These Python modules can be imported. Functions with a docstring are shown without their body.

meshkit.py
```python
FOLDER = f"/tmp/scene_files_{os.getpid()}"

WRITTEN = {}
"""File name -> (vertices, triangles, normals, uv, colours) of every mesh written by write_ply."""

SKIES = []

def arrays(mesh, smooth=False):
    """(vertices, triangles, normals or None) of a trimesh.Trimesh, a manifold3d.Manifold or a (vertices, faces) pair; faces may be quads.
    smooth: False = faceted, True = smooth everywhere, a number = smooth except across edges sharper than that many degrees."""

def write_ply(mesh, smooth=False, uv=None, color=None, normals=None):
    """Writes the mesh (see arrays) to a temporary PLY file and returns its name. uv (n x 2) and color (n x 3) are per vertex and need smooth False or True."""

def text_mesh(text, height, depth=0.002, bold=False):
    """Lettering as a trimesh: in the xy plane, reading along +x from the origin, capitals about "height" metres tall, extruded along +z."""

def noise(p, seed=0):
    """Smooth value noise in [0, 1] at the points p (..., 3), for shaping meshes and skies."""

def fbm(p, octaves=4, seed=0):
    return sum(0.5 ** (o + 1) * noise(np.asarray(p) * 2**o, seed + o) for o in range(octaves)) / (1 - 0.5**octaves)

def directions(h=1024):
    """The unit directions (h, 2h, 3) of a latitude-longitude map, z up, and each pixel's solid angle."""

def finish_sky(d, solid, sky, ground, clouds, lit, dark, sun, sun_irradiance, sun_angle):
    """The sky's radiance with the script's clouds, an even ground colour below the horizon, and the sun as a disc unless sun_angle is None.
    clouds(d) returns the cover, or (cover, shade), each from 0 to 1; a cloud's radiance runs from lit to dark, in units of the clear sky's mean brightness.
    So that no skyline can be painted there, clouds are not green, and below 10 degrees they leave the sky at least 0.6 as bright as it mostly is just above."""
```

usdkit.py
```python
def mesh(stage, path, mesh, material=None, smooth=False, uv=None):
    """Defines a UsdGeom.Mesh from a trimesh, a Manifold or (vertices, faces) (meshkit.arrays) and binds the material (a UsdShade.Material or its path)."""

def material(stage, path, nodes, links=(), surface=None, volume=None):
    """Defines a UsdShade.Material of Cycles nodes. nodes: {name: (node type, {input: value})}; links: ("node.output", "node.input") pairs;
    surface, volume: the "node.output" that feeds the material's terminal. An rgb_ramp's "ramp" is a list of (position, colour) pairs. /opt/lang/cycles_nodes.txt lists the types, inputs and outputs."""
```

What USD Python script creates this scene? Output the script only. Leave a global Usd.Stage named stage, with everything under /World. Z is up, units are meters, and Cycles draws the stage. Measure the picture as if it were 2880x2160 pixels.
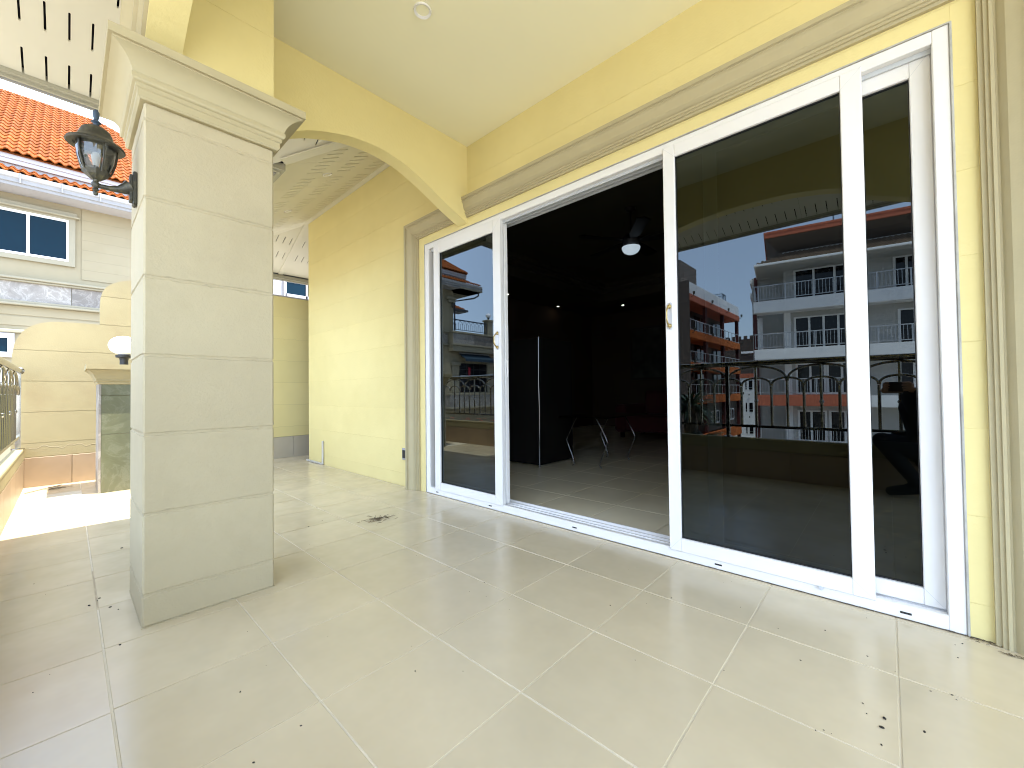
import math, random
import numpy as np
import trimesh
import manifold3d as m3
from shapely.geometry import Polygon, box as sbox
from shapely import affinity
import usdkit, meshkit
from pxr import Usd, UsdGeom, UsdLux, UsdShade, Gf, Sdf, Vt

stage = Usd.Stage.CreateInMemory()
UsdGeom.SetStageUpAxis(stage, UsdGeom.Tokens.z)
UsdGeom.SetStageMetersPerUnit(stage, 1.0)
UsdGeom.Xform.Define(stage, '/World')
UsdGeom.Scope.Define(stage, '/World/Looks')
rng = np.random.default_rng(7)
random.seed(7)

# ------------------------------------------------------------------ camera, sky, sun, exposure
EXPOSURE = 2.85
SKY_STRENGTH, SUN_INTENSITY = 0.15, 0.52
SKY_FILL = (3.35, 4.05, 5.3)   # near-even bright colour added to the sky dome to lift sky and porch fill
YAW, PITCH, ROLL, EYE = -0.7435, 0.0177, -0.0119, (0.0, 0.0, 0.8667)
fwd = np.array([math.sin(YAW) * math.cos(PITCH), math.cos(YAW) * math.cos(PITCH), math.sin(PITCH)])
rt = np.array([math.cos(YAW), -math.sin(YAW), 0.0])
up = np.cross(rt, fwd)
cr, sr = math.cos(ROLL), math.sin(ROLL)
rt, up = cr * rt + sr * up, -sr * rt + cr * up
cam = UsdGeom.Camera.Define(stage, '/World/camera')
cam.CreateHorizontalApertureAttr(36.0)
cam.CreateVerticalApertureAttr(27.0)
cam.CreateFocalLengthAttr(36.0 * 1148.7 / 2880.0)
cam.CreateClippingRangeAttr((0.05, 5000.0))
cam.CreateExposureAttr(EXPOSURE)
cam.AddTransformOp().Set(Gf.Matrix4d(*rt, 0, *up, 0, *(-fwd), 0, *EYE, 1))

SUN = np.array([0.20, 0.20, 1.0]); SUN /= np.linalg.norm(SUN)
sky_mat = usdkit.material(stage, '/World/Looks/sky_light', {
    's': ('sky_texture', {'sky_type': 'single_scattering', 'sun_disc': False, 'sun_elevation': math.asin(SUN[2]),
                          'sun_rotation': math.atan2(SUN[0], SUN[1]), 'altitude': 50.0, 'air_density': 1.0, 'aerosol_density': 1.0, 'ozone_density': 1.0}),
    't': ('texture_coordinate', {}), 'n': ('noise_texture', {'scale': 1.3, 'detail': 3.0, 'roughness': 0.5}),
    'f': ('map_range', {'from_min': 0.25, 'from_max': 0.75, 'to_min': 0.52, 'to_max': 0.72, 'clamp': True}),
    'm': ('mix_color', {'b': SKY_FILL, 'use_clamp': False, 'use_clamp_result': False}),
    'b': ('background_shader', {'strength': SKY_STRENGTH})},
    [('t.generated', 'n.vector'), ('n.fac', 'f.value'), ('f.result', 'm.fac'), ('s.color', 'm.a'), ('m.result', 'b.color')], surface='b.background')
dome = UsdLux.DomeLight.Define(stage, '/World/sky')
UsdShade.MaterialBindingAPI.Apply(dome.GetPrim()).Bind(sky_mat)
dome.GetPrim().SetCustomDataByKey('kind', 'structure')
sun = UsdLux.DistantLight.Define(stage, '/World/sun')
sun.CreateIntensityAttr(SUN_INTENSITY); sun.CreateNormalizeAttr(True); sun.CreateAngleAttr(0.53)
sun.CreateColorAttr(Gf.Vec3f(1.0, 0.95, 0.86))
sx = np.cross([0, 1, 0], SUN); sx /= np.linalg.norm(sx); sy = np.cross(SUN, sx)
sun.AddTransformOp().Set(Gf.Matrix4d(*sx, 0, *sy, 0, *SUN, 0, 0, 0, 20, 1))

# ------------------------------------------------------------------ helpers: prims
USED, LOC = {}, {}

def numbered(parent, name):
    k = (parent, name); n = USED.get(k, 0); USED[k] = n + 1
    return f'{parent}/{name}' if n == 0 else f'{parent}/{name}_{n:03d}'

def data(prim, **kw):
    for k, v in kw.items():
        if v:
            prim.SetCustomDataByKey(k, v)

def thing(name, label, cat, loc=(0, 0, 0), group=None, kind=None):
    p = numbered('/World', name)
    x = UsdGeom.Xform.Define(stage, p)
    x.AddTranslateOp().Set(Gf.Vec3d(*map(float, loc)))
    LOC[p] = np.array(loc, float)
    data(x.GetPrim(), label=label, category=cat, group=group, kind=kind)
    return p

def obj(name, mesh, mat, parent=None, label=None, smooth=False, kind=None, cat=None, group=None):
    parent = parent or '/World'
    p = numbered(parent, name)
    base = LOC.get(parent, np.zeros(3)); LOC[p] = base
    v, f = (np.array(mesh.vertices, float), np.array(mesh.faces)) if hasattr(mesh, 'vertices') else mesh
    m = usdkit.mesh(stage, p, (v - base, f), mat, smooth=smooth)
    data(m.GetPrim(), label=label, kind=kind, category=cat, group=group)
    return p

def dup(src, loc, label=None, group=None):
    name = src.split('/')[-1]
    prim = stage.GetPrimAtPath(src); was = prim.GetCustomData()
    p = numbered('/World', name)
    x = UsdGeom.Xform.Define(stage, p)
    x.GetPrim().GetReferences().AddInternalReference(src)
    x.GetPrim().GetAttribute('xformOp:translate').Set(Gf.Vec3d(*map(float, loc))) if x.GetPrim().GetAttribute('xformOp:translate') else x.AddTranslateOp().Set(Gf.Vec3d(*map(float, loc)))
    x.GetPrim().SetInstanceable(True)
    data(x.GetPrim(), label=label or was.get('label'), category=was.get('category'), group=group or was.get('group'))
    return p

# ------------------------------------------------------------------ helpers: meshes
_c = np.array([[sx_, sy_, sz_] for sx_ in (-1, 1) for sy_ in (-1, 1) for sz_ in (-1, 1)], float)

def _chamfer_points(lo, hi, c):
    lo, hi = np.asarray(lo, float), np.asarray(hi, float)
    mid, half = (lo + hi) / 2, (hi - lo) / 2
    c = np.minimum(c, half * 0.45)
    pts = []
    for s in _c:
        for a in range(3):
            h = half - c; h[a] = half[a]
            pts.append(mid + s * h)
    return np.array(pts)

_hull = trimesh.convex.convex_hull(_chamfer_points((-1, -1, -1), (1, 1, 1), 0.2))
_CP = _chamfer_points((-1, -1, -1), (1, 1, 1), 0.2)
_map = [int(np.argmin(((_CP - v) ** 2).sum(1))) for v in _hull.vertices]
CHAMFER_FACES = np.array([[_map[i] for i in f] for f in _hull.faces])
BOX_V = _c
BOX_F = np.array(trimesh.creation.box([2, 2, 2]).faces)
_bv = np.array(trimesh.creation.box([2, 2, 2]).vertices)

class MB:
    """collects shapes into one mesh; M maps local to world"""
    def __init__(self, M=None):
        self.v, self.f, self.n, self.M = [], [], 0, M
    def add(self, v, f):
        v = np.asarray(v, float); f = np.asarray(f, int)
        self.v.append(v); self.f.append(f + self.n); self.n += len(v); return self
    def box(self, x0, x1, y0, y1, z0, z1, c=0.0):
        lo = np.array([min(x0, x1), min(y0, y1), min(z0, z1)]); hi = np.array([max(x0, x1), max(y0, y1), max(z0, z1)])
        if c > 0:
            return self.add(_chamfer_points(lo, hi, c), CHAMFER_FACES)
        return self.add((lo + hi) / 2 + _bv * (hi - lo) / 2, BOX_F)
    def mesh(self, m):
        return self.add(m.vertices, m.faces)
    def tube(self, pts, r, n=10, cap=True):
        pts = np.asarray(pts, float); k = len(pts)
        r = np.broadcast_to(np.asarray(r, float), (k,))
        t = np.gradient(pts, axis=0); t /= np.linalg.norm(t, axis=1, keepdims=True) + 1e-12
        a = np.array([0, 0, 1.0]) if abs(t[0][2]) < 0.9 else np.array([1.0, 0, 0])
        ns = []
        for i in range(k):
            a = a - t[i] * (a @ t[i]); a /= np.linalg.norm(a) + 1e-12; ns.append(a)
        ns = np.array(ns); bs = np.cross(t, ns)
        th = np.linspace(0, 2 * math.pi, n, endpoint=False)
        v = (pts[:, None] + r[:, None, None] * (np.cos(th)[None, :, None] * ns[:, None] + np.sin(th)[None, :, None] * bs[:, None])).reshape(-1, 3)
        f = []
        for i in range(k - 1):
            for j in range(n):
                p, q = i * n + j, i * n + (j + 1) % n
                f += [[p, q, q + n], [p, q + n, p + n]]
        if cap:
            v = np.vstack([v, pts[:1], pts[-1:]]); c0, c1 = k * n, k * n + 1
            for j in range(n):
                f += [[c0, (j + 1) % n, j], [c1, (k - 1) * n + j, (k - 1) * n + (j + 1) % n]]
        return self.add(v, f)
    def lathe(self, prof, center=(0, 0, 0), n=24, axis='z', sq=None):
        prof = np.asarray(prof, float)   # (r, h)
        th = np.linspace(0, 2 * math.pi, n, endpoint=False)
        k = len(prof)
        v = np.zeros((k, n, 3))
        v[:, :, 0] = prof[:, :1] * np.cos(th); v[:, :, 1] = prof[:, :1] * np.sin(th); v[:, :, 2] = prof[:, 1:]
        v = v.reshape(-1, 3)
        if axis == 'y':
            v = v[:, [0, 2, 1]] * [1, 1, -1]
        elif axis == 'x':
            v = v[:, [2, 0, 1]]
        f = []
        for i in range(k - 1):
            for j in range(n):
                p, q = i * n + j, i * n + (j + 1) % n
                f += [[p, q, q + n], [p, q + n, p + n]]
        return self.add(v + np.array(center), f)
    def prism(self, poly, fn, depth):
        """shapely polygon extruded; fn maps (u, v, w) rows to world"""
        for g in getattr(poly, 'geoms', [poly]):
            if g.is_empty or g.area < 1e-7:
                continue
            m = trimesh.creation.extrude_polygon(g, depth, engine='earcut')
            self.add(fn(np.array(m.vertices)), m.faces)
        return self
    def get(self):
        v, f = np.vstack(self.v), np.vstack(self.f)
        if self.M is not None:
            v = v @ self.M[:3, :3].T + self.M[:3, 3]
        m = trimesh.Trimesh(v, f, process=False)
        m.fix_normals() if False else None
        return m

def bx(x0, x1, y0, y1, z0, z1, c=0.0):
    return MB().box(x0, x1, y0, y1, z0, z1, c).get()

def fixed(m):
    m = trimesh.Trimesh(m.vertices, m.faces, process=True)
    trimesh.repair.fix_normals(m)
    return m

def loft_square(prof, x0, x1, y0, y1):
    """prof: (outset, z) going up; closed loft around a rectangle"""
    v, f = [], []
    for o, z in prof:
        v += [[x0 - o, y0 - o, z], [x1 + o, y0 - o, z], [x1 + o, y1 + o, z], [x0 - o, y1 + o, z]]
    k = len(prof)
    for i in range(k - 1):
        for j in range(4):
            p, q = 4 * i + j, 4 * i + (j + 1) % 4
            f += [[p, q, q + 4], [p, q + 4, p + 4]]
    f += [[0, 2, 1], [0, 3, 2], [4 * k - 4, 4 * k - 3, 4 * k - 2], [4 * k - 4, 4 * k - 2, 4 * k - 1]]
    return trimesh.Trimesh(v, f, process=False)

def sheet(rows, closed=False):
    """grid of points rows[i][j] -> mesh"""
    a = np.asarray(rows, float); k, n = a.shape[:2]
    f = []
    for i in range(k - 1):
        for j in range(n if closed else n - 1):
            p, q = i * n + j, i * n + (j + 1) % n
            f += [[p, q, q + n], [p, q + n, p + n]]
    return trimesh.Trimesh(a.reshape(-1, 3), f, process=False)

# ------------------------------------------------------------------ materials
def mat(name, col, rough=0.6, var=0.06, scale=3.0, bump=0.0, bscale=60.0, metallic=0.0, spec=0.5, col2=None, rvar=0.0, stain=None, coat=0.0, detail=4.0):
    c = np.array(col, float)
    a, b = (np.clip(c * (1 - var), 0, 1), np.clip(c * (1 + var), 0, 1)) if col2 is None else (c, np.array(col2, float))
    N = {'g': ('geometry', {}), 'n': ('noise_texture', {'scale': scale, 'detail': detail, 'roughness': 0.6}),
         'r': ('rgb_ramp', {'ramp': [(0.3, tuple(a)), (0.7, tuple(b))]}),
         'p': ('principled_bsdf', {'roughness': rough, 'metallic': metallic, 'specular_ior_level': spec, 'coat_weight': coat, 'coat_roughness': 0.15})}
    L = [('g.position', 'n.vector'), ('n.fac', 'r.fac')]
    out = 'r.color'
    if stain:
        scol, sscale, lo, hi, amt = stain
        N['n2'] = ('noise_texture', {'scale': sscale, 'detail': 6.0, 'roughness': 0.65})
        N['mr'] = ('map_range', {'from_min': lo, 'from_max': hi, 'to_min': 0.0, 'to_max': amt, 'clamp': True})
        N['mx'] = ('mix_color', {'b': tuple(scol)})
        L += [('g.position', 'n2.vector'), ('n2.fac', 'mr.value'), ('mr.result', 'mx.fac'), (out, 'mx.a')]
        out = 'mx.result'
    L.append((out, 'p.base_color'))
    if rvar > 0:
        N['mrr'] = ('map_range', {'from_min': 0.3, 'from_max': 0.7, 'to_min': rough - rvar, 'to_max': rough + rvar, 'clamp': True})
        L += [('n.fac', 'mrr.value'), ('mrr.result', 'p.roughness')]
    if bump > 0:
        N['nb'] = ('noise_texture', {'scale': bscale, 'detail': 5.0, 'roughness': 0.6})
        N['b'] = ('bump', {'strength': 1.0, 'distance': bump})
        L += [('g.position', 'nb.vector'), ('nb.fac', 'b.height'), ('b.normal', 'p.normal')]
    return usdkit.material(stage, f'/World/Looks/{name}', N, L, surface='p.BSDF')

def veined(name, a, b, vein, scale=5.0, rough=0.12, spec=0.5):
    """polished or cut stone with a veined figure"""
    N = {'g': ('geometry', {}), 'n': ('noise_texture', {'scale': scale, 'detail': 7.0, 'roughness': 0.7, 'distortion': 1.6}),
         'r': ('rgb_ramp', {'ramp': [(0.25, a), (0.5, b), (0.56, vein), (0.62, b), (0.8, a)]}),
         'n2': ('noise_texture', {'scale': scale * 0.5, 'detail': 3.0}),
         'mx': ('mix_color', {'blend_type': 'multiply', 'fac': 0.55}),
         'r2': ('rgb_ramp', {'ramp': [(0.3, (0.55, 0.55, 0.55)), (0.7, (1, 1, 1))]}),
         'p': ('principled_bsdf', {'roughness': rough, 'specular_ior_level': spec})}
    L = [('g.position', 'n.vector'), ('n.fac', 'r.fac'), ('g.position', 'n2.vector'), ('n2.fac', 'r2.fac'), ('r.color', 'mx.a'), ('r2.color', 'mx.b'), ('mx.result', 'p.base_color')]
    return usdkit.material(stage, f'/World/Looks/{name}', N, L, surface='p.BSDF')

def pane_mat(name, ior, tint, refl=(1, 1, 1)):
    return usdkit.material(stage, f'/World/Looks/{name}', {
        'f': ('fresnel', {'IOR': ior}), 't': ('transparent_bsdf', {'color': tint}), 'g': ('glossy_bsdf', {'color': refl, 'roughness': 0.0}),
        'm': ('mix_closure', {})}, [('f.fac', 'm.fac'), ('t.BSDF', 'm.closure1'), ('g.BSDF', 'm.closure2')], surface='m.closure')

def emit_mat(name, col, strength):
    return usdkit.material(stage, f'/World/Looks/{name}', {'e': ('emission', {'color': col, 'strength': strength})}, [], surface='e.emission')

M = {}
YEL, CRM = (0.70, 0.595, 0.27), (0.445, 0.38, 0.24)
for i, k in enumerate((0.97, 1.0, 1.03)):
    M[f'tile{i}'] = mat(f'floor_tile_{"abc"[i]}', tuple(np.array((0.568, 0.483, 0.325)) * k), rough=0.21, var=0.06, scale=2.6, bump=0.00025, bscale=38, rvar=0.06,
                        stain=((0.525, 0.43, 0.275), 1.7, 0.45, 0.72, 0.5))
    M[f'yel{i}'] = mat(f'yellow_stucco_{"abc"[i]}', tuple(np.array(YEL) * (0.985 + 0.015 * i)), rough=0.75, var=0.025, scale=1.6, bump=0.0013, bscale=75, spec=0.25, stain=((0.605, 0.505, 0.212), 0.9, 0.48, 0.75, 0.5))
    M[f'crm{i}'] = mat(f'cream_stucco_{"abc"[i]}', tuple(np.array(CRM) * (0.98 + 0.02 * i)), rough=0.75, var=0.035, scale=2.2, bump=0.0018, bscale=85, spec=0.25, stain=((0.38, 0.32, 0.195), 2.4, 0.5, 0.75, 0.5))
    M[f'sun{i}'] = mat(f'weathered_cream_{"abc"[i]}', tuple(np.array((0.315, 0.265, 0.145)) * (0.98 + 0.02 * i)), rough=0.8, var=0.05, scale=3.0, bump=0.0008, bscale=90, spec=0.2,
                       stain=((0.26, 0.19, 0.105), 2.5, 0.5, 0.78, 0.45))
    M[f'plinth{i}'] = mat(f'plinth_tile_{"abc"[i]}', tuple(np.array((0.33, 0.235, 0.145)) * (0.96 + 0.04 * i)), rough=0.4, var=0.07, scale=5.0, spec=0.4)
    M[f'shade_plinth{i}'] = mat(f'shaded_plinth_tile_{"abc"[i]}', tuple(np.array((0.43, 0.375, 0.275)) * (0.96 + 0.04 * i)), rough=0.4, var=0.05, scale=5.0)  # the same plinth tile, recoloured for the shaded stretch of the end wall
M['grout'] = mat('grout', (0.61, 0.54, 0.40), rough=0.9, var=0.10, scale=9.0)
M['grout_dark'] = mat('grout_aged', (0.44, 0.36, 0.235), rough=0.95, var=0.2, scale=14.0)
M['ceil'] = mat('ceiling_paint', (0.82, 0.775, 0.53), rough=0.85, var=0.015, scale=1.0, spec=0.2)
M['putty'] = mat('putty_moulding', (0.42, 0.36, 0.21), rough=0.65, var=0.03, scale=6.0, bump=0.0004, bscale=140, spec=0.3)
M['pvc'] = mat('white_upvc', (0.74, 0.72, 0.685), rough=0.32, var=0.012, scale=3.0)
M['pvc_grey'] = mat('track_aluminium', (0.55, 0.57, 0.58), rough=0.35, var=0.02, metallic=0.3)
M['gasket'] = mat('black_gasket', (0.012, 0.012, 0.012), rough=0.5, var=0.1)
M['glass'] = pane_mat('tinted_glass', 1.70, (0.035, 0.052, 0.05), (0.82, 0.94, 1.0))
M['brass'] = mat('aged_brass', (0.55, 0.42, 0.18), rough=0.28, var=0.15, scale=40, metallic=1.0)
M['steel'] = mat('stainless_steel', (0.40, 0.375, 0.32), rough=0.16, var=0.05, scale=20, metallic=1.0)
M['chrome'] = mat('chrome', (0.50, 0.50, 0.50), rough=0.06, var=0.02, metallic=1.0)
M['dimchrome'] = mat('dark_chrome', (0.20, 0.20, 0.20), rough=0.10, var=0.05, metallic=1.0)
M['sealant'] = mat('aged_sealant', (0.42, 0.41, 0.36), rough=0.7, var=0.25, scale=9)
M['grime'] = mat('grime', (0.10, 0.08, 0.055), rough=0.9, var=0.4, scale=30)
M['pipewhite'] = mat('pipe_white', (0.56, 0.54, 0.48), rough=0.4, var=0.04)
M['bronze'] = mat('bronzed_iron', (0.045, 0.042, 0.030), rough=0.42, var=0.25, scale=25, metallic=0.35, stain=((0.14, 0.12, 0.06), 30, 0.5, 0.7, 0.7))
M['lampglass'] = pane_mat('lamp_glass', 1.75, (0.86, 0.90, 0.90))
M['opal'] = mat('opal_glass', (0.86, 0.86, 0.88), rough=0.18, var=0.01)
M['black'] = mat('black_plastic', (0.018, 0.018, 0.018), rough=0.4, var=0.1)
M['soffit'] = mat('soffit_board', (0.62, 0.585, 0.46), rough=0.6, var=0.03, scale=2.0, bump=0.0003, bscale=120, spec=0.3, stain=((0.55, 0.505, 0.375), 3.0, 0.55, 0.75, 0.4))
M['void'] = mat('roof_void', (0.012, 0.010, 0.012), rough=0.9, var=0.1)
M['fascia'] = mat('fascia_paint', (0.38, 0.36, 0.27), rough=0.5, var=0.03, scale=4.0)
M['gutter'] = mat('gutter_metal', (0.23, 0.22, 0.21), rough=0.35, var=0.05, scale=3.0, stain=((0.35, 0.22, 0.15), 6.0, 0.6, 0.75, 0.6))
M['greenmarble'] = veined('green_marble', (0.125, 0.13, 0.075), (0.15, 0.155, 0.093), (0.185, 0.19, 0.125), scale=4.5, rough=0.14)
M['greymarble'] = veined('grey_marble', (0.20, 0.175, 0.145), (0.29, 0.26, 0.22), (0.40, 0.37, 0.32), scale=2.2, rough=0.5)
M['greymarble2'] = veined('grey_marble_dark', (0.14, 0.12, 0.095), (0.20, 0.175, 0.145), (0.30, 0.27, 0.23), scale=2.6, rough=0.5)
M['twig'] = mat('dry_leaf', (0.13, 0.095, 0.05), rough=0.9, var=0.4, scale=120)
M['speck'] = mat('dark_dirt', (0.025, 0.02, 0.013), rough=0.9, var=0.4, scale=120)
for i, k in enumerate((0.85, 1.0, 1.12)):
    M[f'rt{i}'] = mat(f'clay_roof_tile_{"abc"[i]}', tuple(np.clip(np.array((0.215, 0.056, 0.0085)) * k, 0, 1)), rough=0.75, var=0.22, scale=1.7, spec=0.15)
M['brt'] = mat('brown_roof_tile', (0.16, 0.115, 0.075), rough=0.7, var=0.2, scale=2.0)
M['vwall'] = mat('villa_wall_paint', (0.285, 0.243, 0.155), rough=0.8, var=0.05, scale=0.6, spec=0.2, stain=((0.255, 0.21, 0.125), 0.5, 0.5, 0.7, 0.5))
M['vtrim'] = mat('villa_trim_paint', (0.26, 0.23, 0.155), rough=0.7, var=0.05, scale=1.5)
M['vwhite'] = mat('villa_white_paint', (0.36, 0.345, 0.345), rough=0.6, var=0.03, scale=1.0)
M['bglass'] = mat('dark_window_glass', (0.0015, 0.014, 0.025), rough=0.2, var=0.1, scale=0.5, spec=0.10)
M['bglass2'] = mat('black_window_glass', (0.006, 0.007, 0.008), rough=0.05, var=0.1, scale=0.5, spec=0.4)
M['white'] = mat('white_render', (0.88, 0.87, 0.84), rough=0.8, var=0.04, scale=0.7, spec=0.2, stain=((0.50, 0.51, 0.50), 0.9, 0.55, 0.75, 0.45))
M['shaded_white'] = mat('shade_toned_white_render', (0.52, 0.51, 0.47), rough=0.85, var=0.05, scale=0.8, spec=0.2)  # white render darkened, with the shade of the recessed walls put into its colour
M['salmon'] = mat('salmon_render', (0.52, 0.155, 0.085), rough=0.8, var=0.08, scale=1.0, spec=0.2)
M['orange'] = mat('orange_render', (0.56, 0.145, 0.028), rough=0.8, var=0.12, scale=0.8, spec=0.2)
M['maroon'] = mat('maroon_render', (0.085, 0.022, 0.02), rough=0.8, var=0.1, scale=0.8)
M['brown'] = mat('dark_brown_render', (0.075, 0.055, 0.042), rough=0.85, var=0.1, scale=0.7)
M['taupe'] = mat('taupe_render', (0.15, 0.12, 0.095), rough=0.85, var=0.08, scale=0.7)
M['ironblack'] = mat('dark_iron', (0.03, 0.03, 0.032), rough=0.5, var=0.1, metallic=0.2)
M['blueiron'] = mat('painted_iron', (0.03, 0.05, 0.075), rough=0.5, var=0.1)
M['railwhite'] = mat('galvanised_rail', (0.55, 0.55, 0.55), rough=0.35, var=0.05, metallic=0.6)
M['navy'] = mat('navy_canvas', (0.012, 0.035, 0.055), rough=0.9, var=0.1)
M['red'] = mat('red_paint', (0.35, 0.01, 0.025), rough=0.6, var=0.1)
M['ground'] = mat('ground_concrete', (0.38, 0.35, 0.30), rough=0.95, var=0.2, scale=0.05)
M['hill'] = mat('hill_scrub', (0.045, 0.06, 0.03), rough=0.95, var=0.45, scale=0.12)
M['leaf'] = mat('leaf_green', (0.022, 0.045, 0.013), rough=0.5, var=0.35, scale=6.0)
M['leaf2'] = mat('leaf_yellow_green', (0.10, 0.13, 0.03), rough=0.5, var=0.3, scale=6.0)
M['petal'] = mat('orange_petal', (0.55, 0.10, 0.02), rough=0.6, var=0.25, scale=30)
M['soil'] = mat('planter_soil', (0.04, 0.028, 0.018), rough=0.95, var=0.3, scale=20)
M['trunk'] = mat('palm_bark', (0.13, 0.10, 0.07), rough=0.9, var=0.3, scale=9)
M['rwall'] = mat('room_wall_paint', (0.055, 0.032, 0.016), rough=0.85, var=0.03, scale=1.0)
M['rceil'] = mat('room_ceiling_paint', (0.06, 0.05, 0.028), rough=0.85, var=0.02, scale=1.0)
M['rdark'] = mat('dark_wood', (0.02, 0.013, 0.010), rough=0.4, var=0.25, scale=6)
M['ebony'] = mat('ebony_veneer', (0.006, 0.005, 0.004), rough=0.55, var=0.2, scale=6, spec=0.2)
M['rfloor'] = mat('room_floor_tile', (0.85, 0.76, 0.54), rough=0.16, var=0.05, scale=2.5, spec=0.5)
M['sofa'] = mat('red_upholstery', (0.06, 0.004, 0.006), rough=0.85, var=0.15, scale=30)
M['canvas'] = mat('dark_painting', (0.01, 0.012, 0.012), rough=0.45, var=0.8, scale=5.0, col2=(0.06, 0.065, 0.055))
M['led'] = emit_mat('lit_downlight', (1.0, 0.92, 0.8), 2.0)
M['lens'] = mat('lamp_lens', (0.30, 0.29, 0.26), rough=0.25, var=0.05)
M['bowl'] = usdkit.material(stage, '/World/Looks/lit_glass_bowl', {'p': ('principled_bsdf', {'base_color': (0.7, 0.74, 0.78), 'roughness': 0.15, 'emission_color': (0.72, 0.88, 1.0), 'emission_strength': 0.075})}, [], surface='p.BSDF')
M['cloth'] = mat('dark_cloth', (0.014, 0.015, 0.018), rough=0.9, var=0.2, scale=40)
M['skin'] = mat('skin', (0.42, 0.24, 0.16), rough=0.5, var=0.06, scale=30)
M['hair'] = mat('dark_hair', (0.012, 0.010, 0.008), rough=0.5, var=0.2, scale=80)
M['tableglass'] = pane_mat('table_glass', 1.5, (0.80, 0.88, 0.85))

COURSES = [0.0] + [round(0.12 + 0.3 * k, 3) for k in range(0, 11)]

# ================================================================== GROUND AND STRUCTURE
obj('ground', bx(-300, 300, -300, 200, -7.4, -7.0), M['ground'], kind='structure')
hv = []
for i, yy in enumerate(np.linspace(-150, -290, 8)):
    hv.append([[xx, yy, -7.2 + 16 * math.sin(math.pi * i / 7) * (0.6 + 0.5 * meshkit.fbm(np.array([xx * 0.02, yy * 0.02, 0.0]), 4))] for xx in np.linspace(-260, 120, 60)])
obj('hills', sheet(hv), M['hill'], kind='structure', smooth=40)

# ---- terrace slab, tiles, grout
GX, GY, T = -1.995, 0.4867, 0.4
slab = obj('terrace_floor', MB().box(-6.10, -5.52, 2.113, 3.62, -0.16, -0.0022).box(-6.10, 1.3, 0.086, 2.113, -0.16, -0.0022).box(-6.10, 1.3, -0.30, 0.086, -0.16, -0.0022).get(), M['grout'], kind='structure')
for xa, xb, mt in ((-6.08, -2.92, 'grout'), (-2.92, -2.38, 'grout_dark'), (-2.38, 1.25, 'grout')):
    obj('joint', bx(xa, xb, 0.0840, 0.0892, -0.003, -0.0010), M[mt], slab, label='dirt stained stretch of the joint' if mt == 'grout_dark' else None)
nx0, nx1 = math.floor((-6.08 - GX) / T), math.ceil((1.25 - GX) / T)
for i in range(nx0, nx1):
    xa, xb = max(GX + i * T, -6.078), min(GX + (i + 1) * T, 1.25)
    if xb - xa < 0.03:
        continue
    for j in range(-1, 8):
        ya, yb = GY + j * T, GY + (j + 1) * T
        if ya > 2.113 or yb > 2.113:
            if xa > -5.53:
                yb = min(yb, 2.113)
            else:
                xb = min(xb, -5.522)
        if yb - ya < 0.02:
            continue
        g = 0.0019 + 0.0005 * rng.random()
        dz = rng.normal(0, 0.00025)
        obj('tile', bx(xa + g, xb - g, ya + g + (0.0006 if j == -1 else 0), yb - g, -0.010, dz, 0.0012), M[f'tile{rng.integers(3)}'], slab)
    o = 0.012
    g = 0.0012
    obj('tile', bx(xa + g + o, xb - g + o, -0.278, 0.0846, -0.010, rng.normal(0, 0.00025), 0.0012), M[f'tile{rng.integers(3)}'], slab)

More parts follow.
